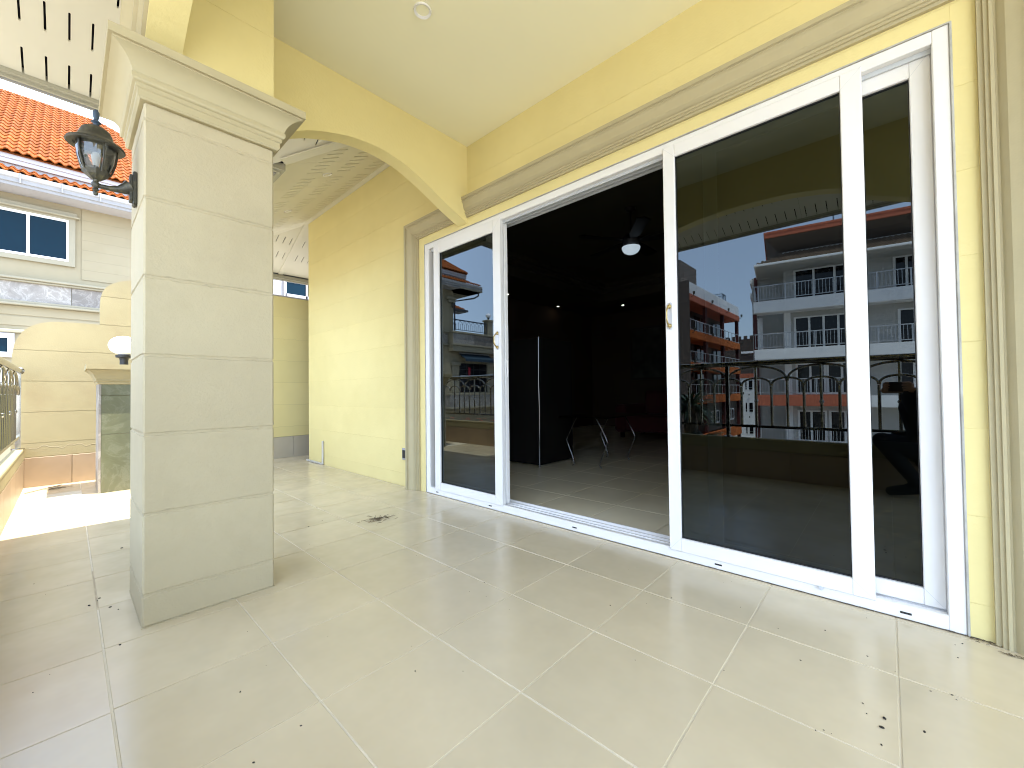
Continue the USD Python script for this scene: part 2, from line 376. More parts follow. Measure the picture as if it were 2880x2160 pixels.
# ---- house core behind the facade: floor of the room, walls, ceiling
rf = obj('room_floor', bx(-5.45, 2.0, 2.262, 8.9, -0.16, -0.003), M['grout_dark'], kind='structure')
for i in range(-8, 9):
    for j in range(-2, 14):
        xa, ya = -1.98 + 0.46 * i, 2.797 + 0.456 * j
        x0, x1, y0, y1 = max(xa, -5.44), min(xa + 0.46, 1.99), max(ya, 2.264), min(ya + 0.456, 8.88)
        if x1 - x0 > 0.05 and y1 - y0 > 0.03:
            obj('tile', bx(x0 + 0.0015, x1 - 0.0015, y0 + 0.0015, y1 - 0.0015, -0.012, 0.0, 0.001), M['rfloor'], rf)
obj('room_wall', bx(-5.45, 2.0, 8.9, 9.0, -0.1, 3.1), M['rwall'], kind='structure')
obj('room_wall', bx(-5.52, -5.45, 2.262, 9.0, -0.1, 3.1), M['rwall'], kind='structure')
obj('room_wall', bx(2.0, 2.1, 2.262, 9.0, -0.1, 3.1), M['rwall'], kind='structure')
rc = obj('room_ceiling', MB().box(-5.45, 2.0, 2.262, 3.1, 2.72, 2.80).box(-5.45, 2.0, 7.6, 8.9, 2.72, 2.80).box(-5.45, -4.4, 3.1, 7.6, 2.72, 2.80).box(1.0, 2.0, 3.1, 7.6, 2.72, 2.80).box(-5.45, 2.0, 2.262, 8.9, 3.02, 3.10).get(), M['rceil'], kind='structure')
tr = MB()
for d, z in ((0.0, 2.80), (0.10, 2.88), (0.2, 2.95)):
    tr.box(-4.4 + d - 0.1, 1.0 - d + 0.1, 3.1 + d - 0.1, 3.1 + d, z, z + 0.08).box(-4.4 + d - 0.1, 1.0 - d + 0.1, 7.6 - d, 7.6 - d + 0.1, z, z + 0.08)
    tr.box(-4.4 + d - 0.1, -4.4 + d, 3.1 + d, 7.6 - d, z, z + 0.08).box(1.0 - d, 1.0 - d + 0.1, 3.1 + d, 7.6 - d, z, z + 0.08)
obj('cornice', tr.get(), M['rceil'], rc)

# ---- facade wall in courses
fw = thing('house_wall', 'yellow stucco house wall in shallow courses around the white sliding door', 'wall', (-1.4, 2.113, 0))
DX0, DX1, DZ = -2.967, 0.189, 2.159
core = MB().box(-5.519, DX0, 2.1145, 2.26, -7.0, 3.35).box(DX1, 2.1, 2.1145, 2.26, -7.0, 3.35).box(DX0, DX1, 2.1145, 2.26, DZ, 3.35).box(DX0, DX1, 2.16, 2.26, -7.0, -0.02)
obj('wall_core', core.get(), M['yel1'], fw)
for k in range(len(COURSES) - 1):
    z0, z1 = COURSES[k] + 0.0007, COURSES[k + 1] - 0.0007
    for a, b in ((-5.52, DX0), (DX1, 2.1)):
        obj('wall_course', bx(a, b, 2.113, 2.1155, max(z0, 0.0), z1, 0.0009), M[f'yel{k % 3}'], fw)
    zz0 = max(z0, DZ)
    if z1 > zz0 + 0.01:
        obj('wall_course', bx(DX0 + 0.0005, DX1 - 0.0005, 2.113, 2.1155, zz0, z1, 0.0009), M[f'yel{k % 3}'], fw)

# ---- ceiling of the porch
obj('porch_ceiling', bx(-2.40, 2.1, 0.30, 2.113, 2.79, 2.90), M['ceil'], kind='structure')

# ---- arches
def spline(pts, n=40):
    from scipy.interpolate import PchipInterpolator
    p = np.array(pts, float); u = np.linspace(p[0, 0], p[-1, 0], n)
    return np.stack([u, PchipInterpolator(p[:, 0], p[:, 1])(u)], 1)

side_curve = spline([(0.55, 2.09), (0.637, 2.17), (0.74, 2.255), (0.833, 2.317), (0.921, 2.365), (1.049, 2.411), (1.187, 2.444), (1.338, 2.455), (1.503, 2.435), (1.683, 2.375), (1.853, 2.295), (2.024, 2.218), (2.113, 2.185)])
sa = thing('side_arch', 'yellow plaster arch wall spanning from the column to the door wall', 'arch', (-2.45, 1.4, 2.15))
poly = Polygon(list(map(tuple, side_curve)) + [(2.113, 2.79), (0.55, 2.79)])
obj('arch_wall', MB().prism(poly, lambda v: np.stack([-2.50 + v[:, 2], v[:, 0], v[:, 1]], 1), 0.107).get(), M['yel1'], sa)
obj('arch_core', MB().box(-2.50, -2.396, 0.55, 2.113, 2.79, 3.10).get(), M['yel1'], sa)

front_curve = spline([(-2.20, 2.10), (-2.06, 2.195), (-2.022, 2.217), (-1.825, 2.299), (-1.47, 2.40), (-1.20, 2.442), (-0.95, 2.456), (-0.635, 2.447), (-0.40, 2.415), (-0.228, 2.372), (-0.08, 2.302), (0.15, 2.21), (0.32, 2.15)])
fa = thing('front_arch', 'wide yellow plaster arch over the open front of the porch', 'arch', (-0.9, 0.25, 2.15))
poly = Polygon(list(map(tuple, front_curve)) + [(0.32, 3.06), (-2.20, 3.06)])
obj('arch_wall', MB().prism(poly, lambda v: np.stack([v[:, 0], 0.30 - v[:, 2], v[:, 1]], 1), 0.11).get(), M['yel1'], fa)
# archivolt moulding along the outer face
tan = np.gradient(front_curve, axis=0); tan /= np.linalg.norm(tan, axis=1, keepdims=True)
nrm = np.stack([-tan[:, 1], tan[:, 0]], 1)
prof = [(0.010, 0.0), (0.012, 0.012), (0.035, 0.012), (0.045, 0.022), (0.06, 0.022), (0.064, 0.034), (0.085, 0.034), (0.09, 0.026), (0.15, 0.05), (0.16, 0.06), (0.185, 0.06), (0.187, 0.0)]
rows = [[[c[0] + n[0] * t, 0.19 - d, c[1] + n[1] * t] for c, n in zip(front_curve, nrm)] for t, d in prof]
obj('archivolt', sheet(rows), M['putty'], fa, smooth=25)

# piers over the columns
def pier(x0, x1, label):
    p = thing('arch_pier', label, 'pier', ((x0 + x1) / 2, 0.46, 2.16))
    for a, b in ((2.163, 2.5065), (2.5075, 2.82)):
        obj('pier_course', bx(x0, x1, 0.3005, 0.636, a, b, 0.001), M['yel1'], p)
    obj('pier_core', bx(x0 + 0.0015, x1 - 0.0015, 0.302, 0.6345, 2.165, 3.10), M['yel1'], p)
pier(-2.50, -2.053, 'yellow pier above the column capital carrying both arches')

# ---- columns
CAP = [(0.0, 1.982), (0.012, 1.984), (0.020, 1.992), (0.020, 2.016), (0.026, 2.020), (0.026, 2.034), (0.034, 2.038), (0.038, 2.046), (0.038, 2.060), (0.034, 2.064),
       (0.038, 2.078), (0.046, 2.094), (0.058, 2.108), (0.074, 2.119), (0.092, 2.126), (0.092, 2.131), (0.103, 2.132), (0.103, 2.164), (0.0, 2.166)]
def column(x0, x1, label):
    c = thing('porch_column', label, 'column', ((x0 + x1) / 2, 0.412, 0))
    for k in range(8):
        z0, z1 = COURSES[k], min(COURSES[k + 1], 1.985)
        if z1 - z0 < 0.02:
            continue
        m = bx(x0, x1, 0.19, 0.634, max(z0 + 0.0016, 0.0), z1 - 0.0016, 0.0060)
        m = m.subdivide_to_size(0.03); v_ = m.vertices.copy(); v_ += (meshkit.noise(v_ * 45.0, 3)[:, None] - 0.5) * 0.0036 * np.array([1, 1, 1.5]) * (np.minimum(abs(v_[:, 2] - z0), abs(v_[:, 2] - z1)) < 0.012)[:, None] * (v_[:, 2] > 0.01)[:, None]; m.vertices = v_
        obj('stucco_block' if k else 'base_block', m, M[f'crm{(k * 2) % 3}'], c)
    obj('shaft_core', bx(x0 + 0.004, x1 - 0.004, 0.194, 0.63, 0.001, 1.99), M['crm0'], c)
    obj('capital', loft_square(CAP, x0, x1, 0.19, 0.634), M['putty'], c, smooth=22)
    obj('sealant', MB().box(x0 - 0.002, x1 + 0.002, 0.188, 0.636, -0.004, 0.0025).get(), M['crm0'], c)
    return c
column(-2.498, -2.053, 'square cream stucco column with moulded capital and wall lantern on its side')

# ---- door surround moulding
ds = thing('door_surround', 'putty coloured moulded architrave framing the wide sliding door', 'architrave', (-1.4, 2.1, 0))
AP = [(0.0, 0.0), (0.0, 0.016), (0.018, 0.016), (0.020, 0.024), (0.034, 0.024), (0.037, 0.031), (0.050, 0.031), (0.053, 0.024), (0.060, 0.024), (0.068, 0.032), (0.085, 0.042), (0.11, 0.047),
      (0.135, 0.050), (0.15, 0.056), (0.158, 0.064), (0.163, 0.058), (0.170, 0.058), (0.175, 0.066), (0.204, 0.066), (0.204, 0.0)]
AP = [(t * 0.69, d) for t, d in AP]
AL, AR, AT = -3.05, 0.249, 2.228
def leg(pts0, pts1):
    return sheet([[a, b] for a, b in zip(pts0, pts1)])
obj('moulding', leg([(AL - t, 2.113 - d, 0.0) for t, d in AP], [(AL - t, 2.113 - d, AT + t) for t, d in AP]), M['putty'], ds, smooth=22)
obj('moulding', leg([(AL - t, 2.113 - d, AT + t) for t, d in AP], [(AR + t, 2.113 - d, AT + t) for t, d in AP]), M['putty'], ds, smooth=22)
obj('moulding', leg([(AR + t, 2.113 - d, 0.0) for t, d in AP][::-1], [(AR + t, 2.113 - d, AT + t) for t, d in AP][::-1]), M['putty'], ds, smooth=22)

# ================================================================== SLIDING DOOR
dr = thing('sliding_door', 'wide white four panel sliding door with dark tinted reflective glass standing open', 'sliding door', (-1.39, 2.113, 0))
fo = (-2.965, 0.187, 0.0005, 2.157)   # frame outer x0 x1 z0 z1
fi = (-2.912, 0.142, 0.054, 2.110)
fr = MB()
fr.box(fo[0], fi[0], 2.114, 2.26, fo[2], fo[3], 0.003).box(fi[1], fo[1], 2.114, 2.26, fo[2], fo[3], 0.003)
fr.box(fi[0] - 0.002, fi[1] + 0.002, 2.1142, 2.26, fi[3], fo[3] - 0.0005, 0.003).box(fi[0] - 0.002, fi[1] + 0.002, 2.1142, 2.142, fo[2], fi[2], 0.003)
dfp = obj('door_frame', fr.get(), M['pvc'], dr)
trk = MB().box(fi[0], fi[1], 2.142, 2.26, 0.004, 0.034)
for y in (2.170, 2.214):
    trk.box(fi[0], fi[1], y - 0.005, y + 0.005, 0.034, 0.053, 0.002)
trk.box(fi[0], fi[1], 2.252, 2.262, 0.034, 0.056)
obj('bottom_track', trk.get(), M['pvc'], dfp)
trk = MB()
for y in (2.146, 2.184, 2.222):
    trk.box(fi[0], fi[1], y - 0.004, y + 0.004, fi[3] - 0.018, fi[3] + 0.002)
obj('top_track', trk.get(), M['pvc_grey'], dfp)
for xa in (-0.629, 0.018, -2.83, -2.19, -1.45):
    p = affinity.scale(sbox(xa, 0.0215, xa + 0.029, 0.0265).buffer(0.0012), 1, 1)
    obj('drain_slot', MB().prism(p, lambda v: np.stack([v[:, 0], 2.1139 - v[:, 2], v[:, 1]], 1), 0.0012).get(), M['gasket'], dfp)

def panel(x0, x1, z0, z1, gx0, gx1, gz0, gz1, yf, th, label):
    b = MB()
    for (xa, xb, za, zb) in ((x0, gx0, z0, z1), (gx1, x1, z0, z1), (gx0, gx1, gz1, z1), (gx0, gx1, z0, gz0)):
        ex = 0.0004 if (xa, xb) == (gx0, gx1) else 0.0
        b.box(xa - ex, xb + ex, yf + ex, yf + th - ex, za + ex, zb - ex, 0.0028)
    p = obj('sliding_panel', b.get(), M['pvc'], dr, label=label)
    yg = yf + th * 0.55
    v = [[gx0 - 0.004, yg, gz0 - 0.004], [gx1 + 0.004, yg, gz0 - 0.004], [gx1 + 0.004, yg, gz1 + 0.004], [gx0 - 0.004, yg, gz1 + 0.004]]
    obj('pane', trimesh.Trimesh(v, [[0, 1, 2], [0, 2, 3]], process=False), M['glass'], p)
    g = MB(); t = 0.0035
    for (xa, xb, za, zb) in ((gx0, gx0 + t, gz0, gz1), (gx1 - t, gx1, gz0, gz1), (gx0, gx1, gz0, gz0 + t), (gx0, gx1, gz1 - t, gz1)):
        g.box(xa, xb, yg - 0.006, yg - 0.0005, za, zb)
    obj('gasket', g.get(), M['gasket'], p)
    # mitre lines at the corners
    mb = MB()
    for (xa, za, xb, zb) in ((x0, z0, gx0, gz0), (x1, z0, gx1, gz0), (x0, z1, gx0, gz1), (x1, z1, gx1, gz1)):
        d = np.array([xb - xa, zb - za]); d /= np.linalg.norm(d); nn = np.array([-d[1], d[0]]) * 0.0006
        q = [np.array([xa, za]) + nn, np.array([xb, zb]) + nn, np.array([xb, zb]) - nn, np.array([xa, za]) - nn]
        mb.prism(Polygon([tuple(a) for a in q]), lambda v: np.stack([v[:, 0], yf + 0.0004 - v[:, 2], v[:, 1]], 1), 0.0006)
    obj('mitre_joint', mb.get(), M['pvc_grey'], p)
    return p
p1 = panel(-2.835, -2.041, 0.045, 2.128, -2.762, -2.118, 0.110, 2.040, 2.108, 0.034, 'front panel at the far end of the door')
p3 = panel(-0.846, -0.051, 0.043, 2.131, -0.786, -0.119, 0.110, 2.067, 2.108, 0.034, 'front panel of the closed half of the door')
p4 = panel(-0.664, 0.1415, 0.056, 2.108, -0.600, 0.083, 0.119, 2.036, 2.152, 0.034, 'rear panel of the closed half of the door')
p2 = panel(-2.845, -2.040, 0.056, 2.108, -2.780, -2.098, 0.119, 2.036, 2.152, 0.034, 'rear panel parked behind the front one')

def pull(x, zc, panel_path):
    plate = sbox(x - 0.004, zc - 0.062, x + 0.004, zc + 0.062).buffer(0.008)
    h = obj('handle', MB().prism(plate, lambda v: np.stack([v[:, 0], 2.1078 - v[:, 2], v[:, 1]], 1), 0.003).get(), M['railwhite'], panel_path)
    zs = np.linspace(-0.05, 0.05, 15)
    pts = [(x, 2.105, zc - 0.05)] + [(x - 0.002, 2.105 - 0.030 * (1 - (z / 0.05) ** 4) - 0.004, zc + z) for z in zs] + [(x, 2.105, zc + 0.05)]
    r = [0.005] + [0.0052 - 0.0018 * math.cos(z / 0.05 * math.pi * 0.5) for z in zs] + [0.005]
    g = MB().tube(pts, r, 10)
    for s in (-1, 1):
        g.lathe([(0, 0.0), (0.011, 0.0), (0.011, -0.006), (0.007, -0.012), (0, -0.014)], (x, 2.104, zc + s * 0.05), 14, 'y')
        g.lathe([(0, 0.0), (0.003, 0.0), (0.003, -0.0015), (0, -0.002)], (x, 2.1045, zc + s * 0.064), 10, 'y')
    obj('grip', g.get(), M['brass'], h, smooth=40)
pull(-0.822, 1.245, p3)
pull(-2.073, 1.237, p1)
lk = MB().box(-2.058, -2.040, 2.138, 2.152, 0.955, 1.09, 0.004)
obj('handle', MB().tube([(-2.036, 2.165, 0.965), (-2.028, 2.160, 0.975), (-2.024, 2.158, 1.02), (-2.028, 2.160, 1.075), (-2.036, 2.165, 1.085)], 0.006, 8).box(-2.041, -2.036, 2.155, 2.18, 0.955, 1.095, 0.002).get(), M['pvc'], p2, smooth=40)
sl = MB()
for (xa, xb, za, zb) in ((fo[0] - 0.005, fo[0] + 0.001, 0.0, fo[3] + 0.004), (fo[1] - 0.001, fo[1] + 0.006, 0.0, fo[3] + 0.004), (fo[0], fo[1], fo[3] - 0.001, fo[3] + 0.005)):
    sl.box(xa, xb, 2.1095, 2.116, za, zb, 0.002)
obj('sealant', sl.get(), M['sealant'], dfp)
dl_ = MB()
for k in range(46):
    x = -0.75 + 0.021 * k + rng.uniform(-0.004, 0.004)
    dl_.box(x, x + 0.021 + rng.uniform(0, 0.006), 2.1085 + rng.uniform(0, 0.002), 2.1135, -0.0008, 0.0022 + rng.uniform(0, 0.002))
obj('dirt_line', dl_.get(), M['grime'], dfp, label='dark dirt gathered under the sill')
obj('door_bumper', MB().lathe([(0, 0.0), (0.009, 0.0), (0.009, -0.008), (0, -0.009)], (-0.22, 2.1138, 0.040), 12, 'y').get(), M['pvc_grey'], dfp)
for x in (-2.0405,):
    pass

# ================================================================== EAVES
S = 0.47
def panelled(poly, to3, holes, thick=0.012):
    """board with slots cut through it"""
    from shapely.ops import unary_union
    cut = poly.difference(unary_union(holes)) if holes else poly
    return MB().prism(cut, to3, thick).get()

ev = thing('eave_soffit', 'cream slotted soffit boards under the sloping eaves around the porch', 'soffit', (-3.2, 0.5, 2.7))
def plane_map(P0, e1, e2):
    P0, e1, e2 = map(lambda a: np.array(a, float), (P0, e1, e2)); n = np.cross(e1, e2); n /= np.linalg.norm(n)
    if n[2] < 0: n = -n
    return lambda v: P0 + v[:, :1] * e1 + v[:, 1:2] * e2 + v[:, 2:] * n, n
K = math.sqrt(1 + S * S)
def slot(u, v, du, dv, w=0.0085):
    """rounded slot centred on a line from (u,v) to (u+du,v+dv)"""
    from shapely.geometry import LineString
    return LineString([(u, v), (u + du, v + dv)]).buffer(w / 2, quad_segs=2)

# side eave A: horizontal coords (x, y); z = 2.744 + S (x + 3)
zA = lambda x: 2.744 + S * (x + 3.0)
zF = lambda y: 2.57 + S * (y + 0.735)
zB = lambda y: 3.10 + S * (y - 2.113)
zC = lambda x: 3.10 + S * (x + 5.52)
def eave(poly, zfun, axis, slots, name='soffit_board', split=None, thick=0.010):
    pieces = [poly] if split is None else [poly.intersection(sp) for sp in split]
    from shapely.ops import unary_union
    U = unary_union(slots) if slots else None
    for pc in pieces:
        if pc.is_empty or pc.area < 1e-4:
            continue
        q = pc.buffer(-0.0012, join_style=2)
        if U is not None:
            q = q.difference(U)
        fn = lambda v: np.stack([v[:, 0], v[:, 1], zfun(v[:, axis]) + v[:, 2]], 1)
        obj(name, MB().prism(q, fn, thick).get(), M['soffit'], ev)
    fn = lambda v: np.stack([v[:, 0], v[:, 1], zfun(v[:, axis]) + 0.03 + v[:, 2]], 1)
    obj('backing', MB().prism(poly, fn, 0.02).get(), M['void'], ev)
EA, EF, EB, EC = -3.34, -0.735, 1.013 + 0.10, -6.52
# A
polyA = Polygon([(-2.50, 1.87), (-2.50, 0.19), (-2.45, 0.19), (EA, EF), (EA, 1.03)])
polyA = Polygon([(-2.50, 1.87), (-2.50, 0.105), (EA, EF), (EA, 1.03)])
slots = []
for yy in np.arange(-0.675, 1.8, 0.0825):
    for xx in (-3.338, -3.08, -2.822):
        s = slot(xx, yy + 0.011, 0.129, 0.0)
        if polyA.buffer(-0.03).contains(s) or (xx < -3.3 and EF + 0.06 < yy < 0.95):
            slots.append(s)
eave(polyA, zA, 0, slots, split=[sbox(-4, -0.95 + 0.6 * k, 0, -0.35 + 0.6 * k) for k in range(6)])
# F front
polyF = Polygon([(-2.50, 0.105), (EA, EF), (0.95, EF), (0.95, 0.19), (-2.45, 0.19)])
slots = []
for xx in np.arange(-3.2, 0.92, 0.0825):
    for yy in (EF + 0.005, EF + 0.262, EF + 0.52):
        s = slot(xx, yy, 0.0, 0.129)
        if (xx + 2.5) > -(0.105 - yy) * 1.0 + 0.04:
            slots.append(s)
eave(polyF, zF, 1, slots, split=[sbox(-3.6 + 0.6 * k, -1, -3.0 + 0.6 * k, 1) for k in range(9)])
# B over the passage, against the far wall
polyB = Polygon([(-5.52, 2.113), (-6.52, 1.113), (-3.26, 1.113), (-2.50, 1.87), (-2.50, 2.113)])
slots = []
for xx in np.arange(-6.2, -2.6, 0.0805):
    if abs((xx + 7) % 0.644) < 0.085:
        continue
    for yy in (1.125, 1.383, 1.643, 1.905):
        s = slot(xx, yy, 0.0, 0.122, 0.011)
        if polyB.buffer(-0.02).contains(s) and min(abs(xx + 3.694) + abs(yy - 1.53), abs(xx + 4.793) + abs(yy - 1.58)) > 0.10:
            slots.append(s)
eave(polyB, zB, 1, slots, split=[sbox(-6.6 + 0.644 * k, 1, -5.956 + 0.644 * k, 2.2) for k in range(8)])
# C beyond the corner
polyC = Polygon([(-5.52, 2.113), (-6.52, 1.113), (-6.52, 3.4), (-5.52, 3.4)])
slots = []
for yy in np.arange(1.20, 3.35, 0.083):
    if abs(yy - 2.12) < 0.05:
        continue
    for xx in (-6.505, -6.225, -5.955):
        s = slot(xx, yy, 0.115, 0.0)
        if polyC.buffer(-0.02).contains(s):
            slots.append(s)
eave(polyC, zC, 0, slots, split=[sbox(-7, 1.0, -5, 2.10), sbox(-7, 2.102, -5, 3.4)])
# trims
tb = MB()
def strip(P, Q, w, h):
    """rectangular bar between two points"""
    P, Q = np.array(P, float), np.array(Q, float); d = Q - P; L = np.linalg.norm(d); d /= L
    s = np.cross(d, [0, 0, 1.0]); s /= np.linalg.norm(s); u = np.cross(s, d)
    v = np.array([P + s * a * w / 2 + u * b * h / 2 + d * c * L for c in (0, 1) for a, b in ((-1, -1), (1, -1), (1, 1), (-1, 1))])
    return v, [[0, 1, 2], [0, 2, 3], [4, 6, 5], [4, 7, 6], [0, 4, 5], [0, 5, 1], [1, 5, 6], [1, 6, 2], [2, 6, 7], [2, 7, 3], [3, 7, 4], [3, 4, 0]]
obj('cover_strip', MB().add(*strip((-5.52, 2.085, 3.083), (-2.50, 2.085, 3.083), 0.05, 0.02)).get(), M['soffit'], ev)
obj('cover_strip', MB().add(*strip((-5.53, 2.101, 3.088), (-6.52, 2.101, zC(-6.52) - 0.006), 0.055, 0.010)).get(), M['soffit'], ev)
obj('cover_strip', MB().add(*strip((-5.53, 2.10, 3.090), (-6.52, 1.113, zC(-6.52) - 0.006), 0.06, 0.010)).get(), M['soffit'], ev)
obj('cover_strip', MB().add(*strip((-3.29, 1.08, zA(-3.29) - 0.006), (-2.55, 1.82, zA(-2.55) - 0.006), 0.075, 0.010)).get(), M['soffit'], ev)
obj('cover_strip', MB().add(*strip((-2.52, 0.085, zA(-2.52) - 0.006), (EA, EF, zA(EA) - 0.006), 0.06, 0.010)).get(), M['soffit'], ev)
# fascias and gutters
def gutter(name_label, pts, inward, parent):
    """pts: eave line points (bottom edge of the soffit); inward: unit vectors toward the house for each point"""
    prof_f = [(0.0, -0.02), (0.0, 0.03), (-0.045, 0.03), (-0.045, -0.035), (-0.028, -0.035), (-0.028, -0.02), (0.0, -0.02)]
    prof_g = [(-0.047, -0.030), (-0.050, -0.040), (-0.066, -0.040), (-0.074, -0.030), (-0.080, 0.055), (-0.086, 0.060), (-0.086, 0.068), (-0.047, 0.068)]
    for nm, pr, mt in (('fascia', prof_f, 'fascia'), ('gutter', prof_g, 'gutter')):
        rows = [[np.array(p) + np.array([i[0] * a, i[1] * a, b]) for p, i in zip(pts, inward)] for a, b in pr]
        obj(nm, sheet(rows), M[mt], parent)
zE = zA(EA)
q = 1.0
gutter('', [(0.95, EF, zE), (EA, EF, zE), (EA, 1.113, zE), (EC, 1.113, zE), (EC, 3.4, zE)], [(0, 1), (1, 1), (1, 1), (1, 1), (1, 0)], ev)
# roof over everything
rfh = thing('porch_roof', 'roof slab and sloping tiled roof planes over the porch, seen only at its edges', 'roof', (-2.5, 1.5, 3.1))
def roof_piece(poly, zfun, axis):
    return MB().prism(poly, lambda v: np.stack([v[:, 0], v[:, 1], zfun(v[:, axis]) + 0.09 + v[:, 2]], 1), 0.06).get()
for pl, zf, ax in ((Polygon([(-2.3, 1.95), (-2.3, 0.3), (EA - 0.09, EF - 0.09), (EA - 0.09, 1.023)]), zA, 0), (Polygon([(-2.3, 0.3), (EA - 0.09, EF - 0.09), (1.3, EF - 0.09), (1.3, 0.6)]), zF, 1),
                   (Polygon([(-5.3, 2.4), (-6.61, 1.023), (-3.43, 1.023), (-2.3, 2.15), (-2.3, 2.4)]), zB, 1), (Polygon([(-5.3, 2.3), (-6.61, 1.023), (-6.61, 9), (-5.3, 9)]), zC, 0)):
    obj('roof_plane', roof_piece(pl, zf, ax), M['rt1'], rfh)
obj('roof_slab', MB().box(-5.52, 2.1, 2.13, 9.1, 3.30, 3.5).box(-2.6, 2.1, 0.2, 2.3, 3.12, 3.4).get(), M['rt1'], rfh)

# ================================================================== TERRACE EDGE: end wall, parapet, planter, railing, pillar
ew = thing('end_wall', 'cream rendered terrace end wall with stepped rounded top and tiled plinth', 'wall', (-6.13, 0.9, 0))
out = [(-0.362, -0.02), (-0.362, 1.22), (-0.357, 1.30), (-0.345, 1.38), (-0.320, 1.45), (-0.285, 1.51), (-0.24, 1.556), (-0.19, 1.585), (-0.13, 1.606), (-0.06, 1.614), (0.224, 1.621), (0.224, 1.80), (0.228, 1.90), (0.242, 1.965),
       (0.268, 2.02), (0.31, 2.063), (0.37, 2.10), (0.45, 2.128), (0.56, 2.15), (0.80, 2.17), (1.2, 2.19), (1.8, 2.20), (3.6, 2.20), (3.6, -0.02)]
EWP = Polygon(out)
zs = [0.285, 0.42, 0.72, 1.02, 1.32, 1.62, 1.92, 2.3]
for k in range(len(zs) - 1):
    for ya, yb, mt in ((-1, 1.2, 'sun'), (1.201, 4, 'yel')):  # one wall in two paints: sunlit and shaded stretches coloured apart
        gp = 0.0022 if mt == 'sun' else 0.0008
        pc = EWP.intersection(sbox(ya, zs[k] + gp, yb, zs[k + 1] - gp))
        if not pc.is_empty:
            obj('render_block', MB().prism(pc, lambda v: np.stack([-6.16 + v[:, 2], v[:, 0], v[:, 1]], 1), 0.08).get(), M[f'{mt}{k % 3}'], ew)
obj('wall_core', MB().prism(EWP.buffer(-0.004), lambda v: np.stack([-6.19 + v[:, 2], v[:, 0], v[:, 1]], 1), 0.106).get(), M['sun0'], ew)
obj('wall_coping', bx(-6.20, -6.07, 0.9, 3.6, 2.198, 2.215, 0.002), M['vwhite'], ew)
for k, (a, b) in enumerate(((-0.28, 0.03), (0.033, 0.43), (0.433, 0.83), (0.833, 1.233), (1.236, 1.636), (1.639, 2.12), (2.123, 2.52), (2.523, 2.92), (2.923, 3.3))):
    obj('plinth_tile', bx(-6.12, -6.070, a, b, 0.0, 0.281, 0.002), M[(f'plinth{k % 3}' if k < 4 else f'shade_plinth{k % 3}')], ew)  # tiles past the split take the shaded colour of the same plinth
ck = [(-6.0795, y, 0.375 + 0.012 * math.sin(y * 31) + 0.008 * math.sin(y * 77 + 1)) for y in np.linspace(-0.25, 0.2, 40)]
obj('crack', MB().tube(ck, 0.0016, 5).get(), M['grout_dark'], ew, label='dark ragged crack across the render above the plinth')

pp = thing('parapet', 'low rendered parapet with pale coping and tiled inner face along the terrace', 'parapet', (-2.5, -0.33, 0))
xs = np.arange(-6.08, 1.3, 0.45)
for k in range(len(xs) - 1):
    obj('plinth_tile', bx(xs[k] + 0.0015, xs[k + 1] - 0.0015, -0.32, -0.2805, 0.0, 0.262, 0.002), M[f'plinth{k % 3}'], pp)
obj('render_band', bx(-6.08, 1.3, -0.345, -0.280, 0.268, 0.352, 0.003), M['sun1'], pp)
obj('wall_core', bx(-6.08, 1.3, -0.345, -0.30, -0.16, 0.36), M['sun0'], pp)
obj('coping', bx(-6.08, 1.3, -0.350, -0.277, 0.352, 0.380, 0.005), M['sun2'], pp)
pl = thing('planter', 'rendered planter trough outside the railing holding soil', 'planter', (-2.5, -0.6, -0.2))
obj('trough', MB().box(-6.08, 1.3, -0.86, -0.80, -0.5, 0.285, 0.004).box(-6.08, 1.3, -0.80, -0.351, -0.5, 0.16).get(), M['sun1'], pl)
obj('soil', bx(-6.06, 1.28, -0.80, -0.352, 0.16, 0.215), M['soil'], pl)
obj('house_base', MB().box(-6.16, 2.1, -0.86, 9.0, -7.0, -0.5).get(), M['sun0'], kind='structure')

RY = -0.313
rl = thing('railing', 'stainless steel railing of interlaced arches along the terrace parapet', 'railing', (-2.5, RY, 0.38))
obj('top_rail', MB().tube([(-5.99, RY, 1.113), (-2.5, RY, 1.113), (1.28, RY, 1.113)], 0.0255, 14).get(), M['steel'], rl, smooth=50)
obj('end_flange', MB().lathe([(0, 0), (0.036, 0), (0.036, 0.008), (0.026, 0.018), (0.0, 0.02)], (-6.0, RY, 1.113), 18, 'x').get(), M['steel'], rl, smooth=40)
obj('bottom_rail', MB().box(-5.97, 1.28, RY - 0.012, RY + 0.012, 0.483, 0.507, 0.002).get(), M['steel'], rl)
XB = np.arange(-5.557, 1.2, 0.128)
for i, x in enumerate(XB):
    big = (i % 2 == 0)
    # bar tops: centre bar under the big arch reaches the crown, valley bars reach the small arch springing
    k4 = (i - 0) % 4
    top = 1.075 if k4 == 0 else (0.935 if k4 == 2 else 0.885)
    b = MB().tube([(x, RY, 0.505), (x, RY, top)], 0.0115, 8)
    p = obj('bar', b.get(), M['steel'], rl, smooth=50)
    if k4 == 0:
        obj('ball', MB().lathe([(0, -0.019)] + [(0.019 * math.sin(a), -0.019 * math.cos(a)) for a in np.linspace(0.2, math.pi - 0.2, 9)] + [(0, 0.019)], (x, RY, 0.742), 14).get(), M['chrome'], p, smooth=60)
th = np.linspace(0, math.pi, 17)
def arc(xc, w, z0, z1, h0=0.0):
    """pointed-free arch: half ellipse with short straight legs"""
    pts = [(xc - w / 2, RY, z0 - h0)] + [(xc - w / 2 * math.cos(a), RY, z0 + (z1 - z0) * math.sin(a) ** 0.8) for a in th] + [(xc + w / 2, RY, z0 - h0)]
    return MB().tube(pts, 0.0105, 8).get()
x0 = XB[0]
